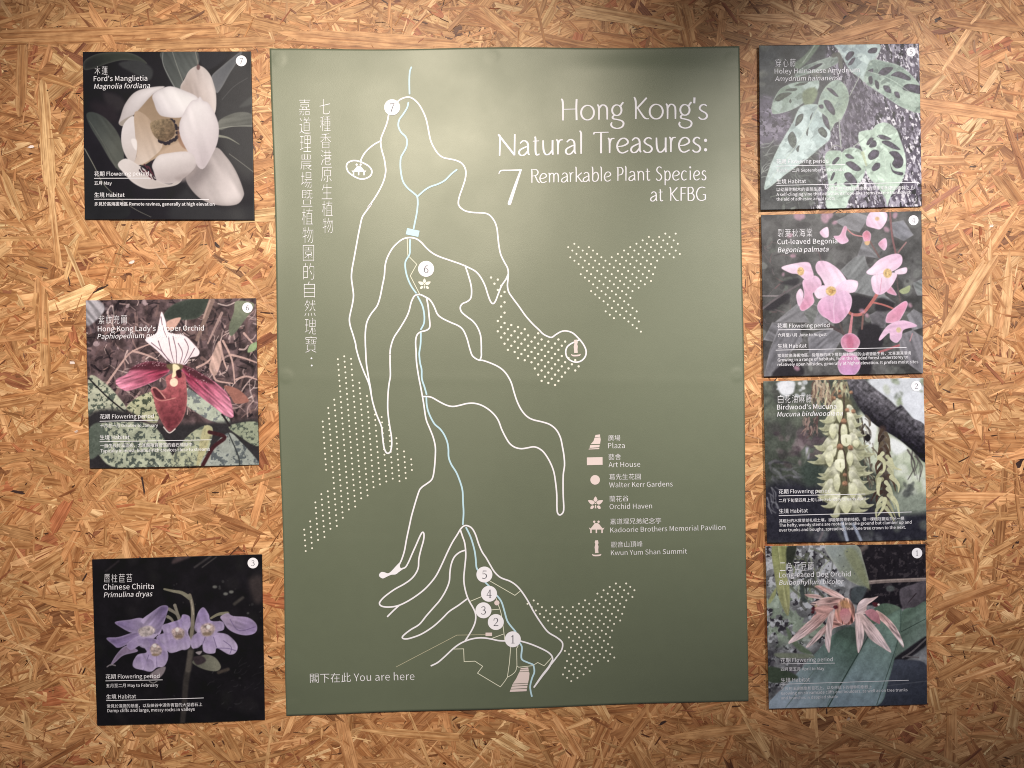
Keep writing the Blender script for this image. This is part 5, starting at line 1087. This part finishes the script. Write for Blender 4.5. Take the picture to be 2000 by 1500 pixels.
def paint_dog_orchid(U, V):
    p = Print(U, V, (116, 118, 124)); p.shade(.5, .012, 16)
    rk = [(120, 90), (700, 90), (760, 700), (560, 1000), (150, 1420)]
    p.noise_in(rk, (168, 172, 182), .022, .52, 5); p.noise_in(rk, (52, 50, 58), .026, .58, 8); p.noise_in([(130, 480), (600, 480), (640, 800), (300, 900), (150, 860)], (138, 158, 136), .014, .45, 9, soft=60, a=.7)
    p.bokeh(40, (140, 900, 560, 1400), (14, 44), [(150, 152, 160), (58, 56, 64), (104, 102, 112), (84, 84, 90)], 6, .7, 13)
    p.sticks(40, (330, 110, 700, 520), (60, 200), (10, 28), [(112, 122, 92), (150, 158, 140), (48, 50, 50), (86, 92, 78), (62, 64, 60)], 5, .8, (100, 35))
    p.poly([(190, 100), (312, 100), (300, 300), (332, 450), (320, 668), (250, 540), (210, 350)], (124, 130, 84), (148, 150, 106), (200, 120, 310, 600), soft=6, streak=(82, .06, .12, 3)); p.line([(240, 110), (270, 350), (315, 640)], 8, (166, 168, 124), a=.7)
    p.poly([(310, 110), (390, 105), (350, 260), (310, 250)], (46, 50, 44), soft=10); p.poly([(160, 540), (220, 440), (215, 500), (170, 570)], (140, 146, 100), soft=6)
    p.line([(430, 420), (440, 520), (460, 545)], 34, (64, 72, 72), soft=8)
    dk = [(880, 90), (1450, 85), (1450, 400), (1270, 440), (1250, 610), (1050, 590), (850, 570), (830, 450), (960, 440)]
    p.poly(dk, (33, 30, 36), soft=12); p.noise_in(dk, (66, 60, 66), .03, .58, 6, a=.7)
    p.line([(890, 150), (950, 110)], 40, (120, 108, 104), soft=14, a=.7)
    p.line([(985, 398), (1150, 388), (1450, 376)], 30, (124, 110, 108), soft=5); p.line([(985, 392), (1150, 380), (1450, 368)], 8, (160, 146, 142))
    p.poly([(1225, 470), (1300, 430), (1450, 395), (1450, 590), (1270, 630)], (88, 82, 92), (70, 64, 72), (1250, 450, 1400, 600), soft=8, n=.2); p.line([(1300, 560), (1360, 490)], 8, (50, 42, 48)); p.blob(1150, 450, 34, 24, (80, 84, 86), 10)
    p.poly([(625, 100), (870, 95), (932, 220), (977, 400), (962, 447), (880, 420), (780, 360), (700, 260)], (132, 142, 142), (118, 126, 106), (680, 200, 900, 330), soft=5, edge=(160, 166, 156), ew=8); p.poly([(780, 170), (870, 140), (975, 400), (962, 445)], (122, 128, 98), soft=16, a=.8)
    for x, y in [(740, 180), (770, 270), (860, 330), (800, 150)]: p.blob(x, y, 6, 5, (86, 92, 92), 4)
    p.poly([(830, 470), (880, 430), (960, 450), (900, 560), (840, 560)], (70, 78, 84), soft=12)
    # broad leaves
    p.poly([(1055, 585), (1140, 572), (1235, 615), (1130, 690), (1000, 740), (960, 680)], (74, 96, 82), (96, 116, 100), (1060, 590, 1200, 640), soft=6)
    p.poly([(1245, 640), (1350, 600), (1452, 565), (1455, 830), (1300, 930), (1170, 1030), (1200, 880)], (84, 106, 94), (104, 122, 116), (1260, 660, 1440, 800), soft=5, streak=(-30, .04, .1, 4)); p.line([(1240, 800), (1450, 690)], 6, (56, 72, 66))
    p.poly([(1170, 1030), (1300, 930), (1455, 830), (1455, 900), (1260, 1040)], (40, 38, 44), soft=10)
    p.poly([(1090, 1250), (1150, 1050), (1280, 1028), (1450, 1080), (1458, 1400), (1040, 1410)], (72, 78, 94), (54, 58, 72), (1150, 1080, 1400, 1380), soft=8); p.line([(1110, 1240), (1450, 1200)], 7, (98, 102, 112), a=.6)
    p.line([(1250, 1010), (1330, 960), (1440, 860)], 14, (96, 92, 96)); p.line([(1280, 1000), (1380, 1010)], 12, (100, 96, 100))
    p.poly([(150, 1430), (350, 1180), (560, 950), (690, 820), (850, 760), (905, 960), (770, 1200), (640, 1420)], (78, 102, 92), (160, 178, 198), (760, 850, 300, 1380), soft=5, streak=(-55, .03, .07, 6)); p.line([(300, 1410), (560, 1080), (760, 860)], 8, (96, 116, 110), a=.6)
    p.poly([(640, 1425), (800, 1130), (900, 960), (1000, 780), (1100, 690), (1232, 618), (1242, 700), (1200, 950), (1135, 1200), (1040, 1405)], (104, 130, 118), (138, 160, 176), (1150, 700, 800, 1380), soft=5, edge=(82, 104, 96), ew=10, n=.08, streak=(-60, .03, .06, 7)); p.line([(640, 1415), (800, 1130), (905, 950), (990, 800)], 10, (58, 76, 72)); p.line([(1236, 630), (1215, 860), (1040, 1390)], 7, (60, 78, 72), a=.8)
    p.poly([(300, 760), (330, 780), (360, 850), (420, 900), (520, 980), (420, 960), (330, 860)], (96, 112, 92), soft=8); p.poly([(150, 1080), (300, 1110), (400, 1170), (250, 1210), (150, 1190)], (66, 78, 64), soft=10); p.poly([(220, 970), (480, 980), (520, 1010), (260, 1010)], (118, 126, 110), soft=10)
    p.poly([(690, 800), (850, 740), (1000, 760), (900, 900)], (62, 76, 70), soft=40, a=.7)
    # orchid
    def pet(pts, c, c2, d, ang, st=.2): p.poly(pts, c, c2, d, soft=4, edge=(212, 186, 182), ew=5, streak=(ang, .13, st * 1.5, 5))
    a, b, lt = (172, 128, 124), (202, 172, 172), (216, 196, 204)
    pet([(535, 432), (580, 424), (640, 445), (720, 478), (785, 532), (700, 522), (600, 468)], a, b, (560, 430, 760, 530), 28); pet([(455, 495), (560, 498), (600, 530), (500, 522)], a, b, (460, 500, 580, 520), 10)
    pet([(495, 575), (560, 545), (620, 520), (720, 520), (765, 545), (700, 592), (600, 592)], b, a, (520, 570, 740, 550), -8)
    pet([(510, 690), (560, 640), (640, 650), (600, 700), (520, 720)], (190, 140, 140), a, (520, 690, 620, 660), -30)
    pet([(318, 892), (420, 770), (520, 690), (610, 638), (660, 650), (560, 765), (440, 845)], lt, a, (340, 880, 620, 650), -38); pet([(465, 918), (540, 825), (630, 735), (690, 690), (665, 765), (580, 845), (500, 915)], lt, a, (480, 910, 670, 710), -48)
    pet([(645, 690), (720, 650), (860, 660), (850, 720), (770, 745), (690, 770), (660, 800)], (184, 132, 126), (160, 108, 104), (680, 760, 840, 680), 10, .3)
    pet([(618, 880), (636, 700), (670, 640), (692, 650), (668, 850), (655, 965), (635, 942)], lt, b, (640, 940, 670, 660), 82, .12); pet([(700, 610), (738, 545), (800, 525), (850, 580), (864, 640), (845, 730), (770, 742), (700, 690)], (196, 146, 128), (150, 96, 92), (760, 540, 800, 730), 80, .35)
    p.poly([(738, 650), (765, 610), (815, 625), (828, 690), (792, 735), (752, 700)], (192, 120, 130), (212, 160, 160), (750, 640, 790, 730), soft=5); p.poly([(745, 560), (790, 545), (830, 600), (760, 600)], (176, 128, 92), soft=8, streak=(80, .12, .3, 4))
    pet([(862, 690), (878, 640), (912, 640), (938, 760), (928, 880), (892, 972), (875, 900)], b, lt, (890, 650, 900, 960), 86, .16); pet([(902, 650), (960, 685), (1050, 785), (1112, 880), (1158, 968), (1080, 925), (990, 862), (940, 785)], b, lt, (920, 670, 1140, 950), 52, .14); pet([(1035, 625), (1120, 678), (1200, 768), (1252, 880), (1257, 928), (1200, 855), (1130, 762), (1060, 695)], a, lt, (1050, 640, 1250, 910), 50, .25)
    pet([(876, 650), (888, 575), (935, 532), (1000, 525), (1052, 513), (1010, 550), (960, 590), (955, 650), (912, 655)], lt, b, (890, 580, 960, 640), -30, .1); p.poly([(945, 640), (1000, 615), (1052, 655), (1068, 735), (1030, 722), (980, 690)], (196, 132, 146), (168, 106, 120), (960, 640, 1050, 720), soft=5)
    for x, y, r in [(530, 612, 22), (705, 600, 20), (1032, 580, 22), (520, 640, 14), (1015, 570, 12)]: p.blob(x, y, r, r * .8, (84, 36, 44), 6, n=.4, nf=.08)
    p.blob(545, 590, 12, 10, (190, 160, 130), 5); p.blob(1055, 580, 9, 8, (236, 226, 220), 4)
    p.poly([(540, 600), (640, 585), (690, 615), (640, 650), (560, 655)], (196, 148, 144), soft=8, streak=(5, .1, .2, 4)); p.line([(500, 572), (540, 572)], 8, (60, 56, 60))
    return p.C
# ------------------------------------------------------------------ the seven plant cards
GROUP = 'square plant cards beside the map poster'
def card(fr, quad, seed, label, paint, gain, lines, rules, badge, bow):
    gain, sat, cut, rough = gain
    q = Z(fr, *quad)
    xs = sum(p[0] for p in q) / 4; yb = (q[2][1] + q[3][1]) / 2
    (x0, y0), (x1, y1) = (min(p[0] for p in q), min(p[1] for p in q)), (max(p[0] for p in q), max(p[1] for p in q))
    def h(px, py):
        px = np.asarray(px, float); py = np.asarray(py, float)
        u = np.clip((px - x0) / (x1 - x0), 0, 1); v = np.clip((py - y0) / (y1 - y0), 0, 1)
        r = bow[0] + bow[1] * np.sin(np.pi * u) * np.sin(np.pi * v) + bow[2] * v ** 3 * np.sin(np.pi * u) + bow[3] * u ** 3 + bow[4] * (1 - u) ** 3
        r = r + .35 * (fbm(px / 90 + seed, py / 110, seed, 2) - .5)
        for a, b in ((.06, .05), (.94, .05), (.06, .95), (.94, .95)):
            r = r - .5 * np.exp(-((u - a) ** 2 + (v - b) ** 2) / .004)
        return np.maximum(r, 1.75)
    root = empty('plant_card', xs, yb)
    tag(root, label, 'plant card', GROUP)
    def painter(px, py):
        c = paint((px - fr[0]) * fr[2], (py - fr[1]) * fr[2])
        c = c * (1 + (1.15 - np.clip(c.mean(-1) / 255, 0, 1)) * rough * (.17 * (2 * fbm(px / 9., py / 9., seed + 40, 3) - 1) + .10 * (2 * vnoise(px / 2.3, py / 2.3, seed + 60) - 1)))[..., None]
        g = (c * [.3, .59, .11]).sum(-1, keepdims=True); c = g + (c - g) * sat
        l = np.maximum(lin(np.clip(c, 0, 255)) * gain - cut, .004)                # ink density of the print
        return 255 * np.where(l <= 0.0031308, l * 12.92, 1.055 * np.maximum(l, 1e-9) ** (1 / 2.4) - 0.055)
    sheet('photo_print', q, 330, 330, h, M_PHOTO, root, painter)
    for name, rows in lines:
        k = Ink()
        for r in rows:
            s, a, b, c, d = r[:5]
            if len(r) > 5 and r[5] == 'thin':
                n = len(s); w = (c - a) / n
                for i, ch_ in enumerate(s):
                    t = (i + .5) / n
                    (cx, cy), = Z(fr, (a + (c - a) * t, b + (d - b) * t - 33)); write_box(k, ch_, cx, cy, .80 * w / fr[2] * .98, 66 / fr[2], .2)
                continue
            p0, p1 = Z(fr, (a, b), (c, d))
            it = len(r) > 5 and r[5] == 'it'
            write(k, s, *p0, *p1, shear=.2 if it else 0, share=.04 if len(s) < 36 else 0)
        k.build(name, M_CARDSMALL if name == 'habitat_lettering' else M_CARDWHITE, root, h, .2)
    for r in rules:
        k = Ink(); k.ribbon(Z(fr, r[:2], r[2:]), 1.0, False); k.build('rule_line', M_CARDWHITE, root, h, .22)
    d, bx, by, br = badge
    (bx, by), = Z(fr, (bx, by))
    k = Ink(); k.disc(bx, by, br / fr[2], 36); b = k.build('number_badge', M_CARDWHITE, root, h, .3)
    k = Ink(); digit(k, d, bx, by, br / fr[2] * 1.0); k.build('numeral', M_GREY, b, h, .45)

def texts(zh, en, la, fl, pe, ha, body):
    return [('plant_name_lettering', [zh + ('thin',), en, la + ('it',)]), ('flowering_lettering', [fl, pe + ('b',)]), ('habitat_lettering', [ha] + body)]
FA, FB, FC = (140, 80, 4.0553), (150, 565, 4.0553), (160, 1060, 4.0553)
FD, FE, FG, FH = (1460, 70, 4.1658), (1460, 400, 4.1658), (1460, 720, 4.1658), (1460, 1040, 4.1658)

card(FA, [(97, 93), (1425, 90), (1453, 1422), (112, 1417)], 21, 'square card with a large white magnolia bloom on dark leaves', paint_magnolia, (.66, .9, .004, .25),
     texts(('木蓮', 185, 274, 300, 274), ("Ford's Manglietia", 185, 326, 608, 322), ('Magnolia fordiana', 187, 387, 627, 380), ('花期 Flowering period', 190, 1074, 620, 1072), ('五月 May', 190, 1144, 328, 1144), ('生境 Habitat', 190, 1240, 430, 1240),
           [('多見於高海拔地區 Remote ravines, generally at high elevation', 190, 1308, 1140, 1310, 'b')]),
     [(190, 1093, 640, 1093), (190, 1258, 1095, 1262)], ('7', 1350, 165, 43), (2.5, .8, 1.3, .6, .3))
card(FB, [(80, 90), (1425, 72), (1448, 1388), (112, 1416)], 22, 'square card of a lady\'s slipper orchid with striped white sepal and maroon pouch', paint_slipper, (.92, .84, .004, .8),
     texts(('紫紋兜蘭', 176, 276, 414, 272), ("Hong Kong Lady's Slipper Orchid", 178, 335, 1015, 328), ('Paphiopedilum purpuratum', 175, 394, 850, 381), ('花期 Flowering period', 195, 1024, 622, 1018), ('十月至一月 October to January', 197, 1092, 655, 1087), ('生境 Habitat', 195, 1187, 430, 1184),
           [('一般生長於溪流旁，尤其腐殖質豐富的岩石縫隙中', 198, 1250, 925, 1240, 'b'), ('Typically in moist, humus-rich crevices close to streams', 200, 1291, 1065, 1276)]),
     [(195, 1044, 655, 1035), (195, 1206, 1075, 1190)], ('6', 1357, 147, 41), (2.5, .8, 2.8, .3, .8))
card(FC, [(90, 128), (1430, 88), (1453, 1395), (130, 1440)], 23, 'square nearly black card with a cluster of pale violet flowers', paint_chirita, (.74, .70, 0, .7),
     texts(('唇柱苣苔', 180, 310, 414, 306), ('Chinese Chirita', 180, 367, 580, 360), ('Primulina dryas', 185, 427, 565, 418), ('花期 Flowering period', 200, 1069, 625, 1062), ('五月至二月 May to February', 203, 1136, 615, 1130), ('生境 Habitat', 205, 1228, 440, 1222),
           [('常見於濕潤的懸崖，以及峽谷中滿佈青苔的大型岩石上', 210, 1298, 962, 1282, 'b'), ('Damp cliffs and large, mossy rocks in valleys', 213, 1334, 903, 1320)]),
     [(200, 1086, 648, 1077), (205, 1242, 972, 1220)], ('3', 1360, 157, 42), (2.5, .8, 1.2, .5, .8))
card(FD, [(82, 92), (1385, 72), (1408, 1392), (95, 1425)], 24, 'square card of pale green leaves full of holes on grey tree bark', paint_holey, (.92, 1.05, .022, 1.2),
     texts(('穿心藤', 210, 267, 387, 263), ('Holey Hainanese Amydrium', 210, 321, 900, 306), ('Amydrium hainanense', 212, 381, 755, 370), ('花期 Flowering period', 222, 1048, 645, 1041), ('九月至十二月 September to December', 222, 1118, 790, 1107), ('生境 Habitat', 225, 1211, 465, 1205),
           [('以幼藤附樹木的姿態生長，依靠氣生根將其繩索狀的莖牢牢附著於樹幹之上', 225, 1272, 1340, 1254, 'b'), ('A self-clinging vine that attaches its rope-like stems to tree trunks with', 225, 1311, 1320, 1290), ('the aid of adhesive aerial roots', 225, 1349, 698, 1340)]),
     [(222, 1070, 780, 1055), (225, 1225, 1378, 1198)], ('5', 1320, 140, 38), (3.4, .6, .4, 0, 2.0))
card(FE, [(100, 90), (1405, 55), (1418, 1372), (122, 1398)], 25, 'square card of pink begonia flowers with yellow centres over grey leaves', paint_begonia, (.78, .80, .006, .8),
     texts(('裂葉秋海棠', 230, 270, 522, 264), ('Cut-leaved Begonia', 232, 327, 720, 318), ('Begonia palmata', 235, 392, 645, 384), ('花期 Flowering period', 232, 1003, 655, 997), ('六月至八月 June to August', 236, 1075, 632, 1068), ('生境 Habitat', 235, 1167, 470, 1162),
           [('常見於高海拔地區，從蔭蔽的林下層到相對開闊的山坡皆能生長，尤喜潮濕環境', 235, 1240, 1318, 1218, 'b'), ('Growing in a range of habitats, from the shaded forest understorey to', 235, 1276, 1295, 1250), ('relatively open hillsides, generally at higher elevation. It prefers moist sites', 235, 1313, 1378, 1289)]),
     [(238, 1020, 685, 1012), (220, 1184, 1280, 1162)], ('4', 1340, 130, 40), (3.3, .6, .5, 0, 1.8))
card(FG, [(118, 103), (1420, 75), (1447, 1388), (148, 1412)], 26, 'square card of a hanging creamy white flower cluster under a thick dark branch', paint_mucuna, (.90, .88, .010, 1),
     texts(('白花油麻藤', 230, 280, 517, 274), ("Birdwood's Mucuna", 230, 332, 712, 325), ('Mucuna birdwoodiana', 230, 389, 760, 380), ('花期 Flowering period', 243, 1012, 662, 1004), ('二月下旬至四月上旬 Late February to early April', 243, 1081, 948, 1065), ('生境 Habitat', 246, 1170, 480, 1164),
           [('其粗壯的木質莖部扎根土壤，卻能攀爬樹幹枝椏，從一棵樹冠蔓延至另一棵', 246, 1245, 1262, 1225, 'b'), ('The hefty, woody stems are rooted into the ground but clamber up and', 246, 1281, 1322, 1256), ('over trunks and boughs, spreading from one tree crown to the next.', 246, 1320, 1275, 1297)]),
     [(243, 1031, 945, 1016), (246, 1190, 1322, 1162)], ('2', 1362, 142, 42), (3.3, .6, .6, .3, 1.8))
card(FH, [(135, 105), (1438, 90), (1450, 1390), (163, 1420)], 27, 'square card of a pale pink striped orchid above broad green leaves', paint_dog_orchid, (.96, .85, .006, .9),
     texts(('二色石豆蘭', 245, 304, 532, 300), ('Long-eared Dog Orchid', 245, 358, 828, 350), ('Bulbophyllum bicolor', 245, 418, 765, 410), ('花期 Flowering period', 258, 1043, 680, 1036), ('四月至五月 April to May', 260, 1113, 612, 1107), ('生境 Habitat', 260, 1205, 495, 1199),
           [('生長在溪邊懸崖和巨石上，以及林蔭下的樹幹和樹枝上', 262, 1270, 1000, 1256, 'b'), ('Growing on streamside cliffs and boulders, as well as on tree trunks', 262, 1308, 1290, 1282), ('and branches in dappled shade', 262, 1345, 722, 1335)]),
     [(258, 1057, 698, 1052), (260, 1222, 1298, 1193)], ('1', 1368, 163, 42), (3.4, .6, .5, 0, 2.2))
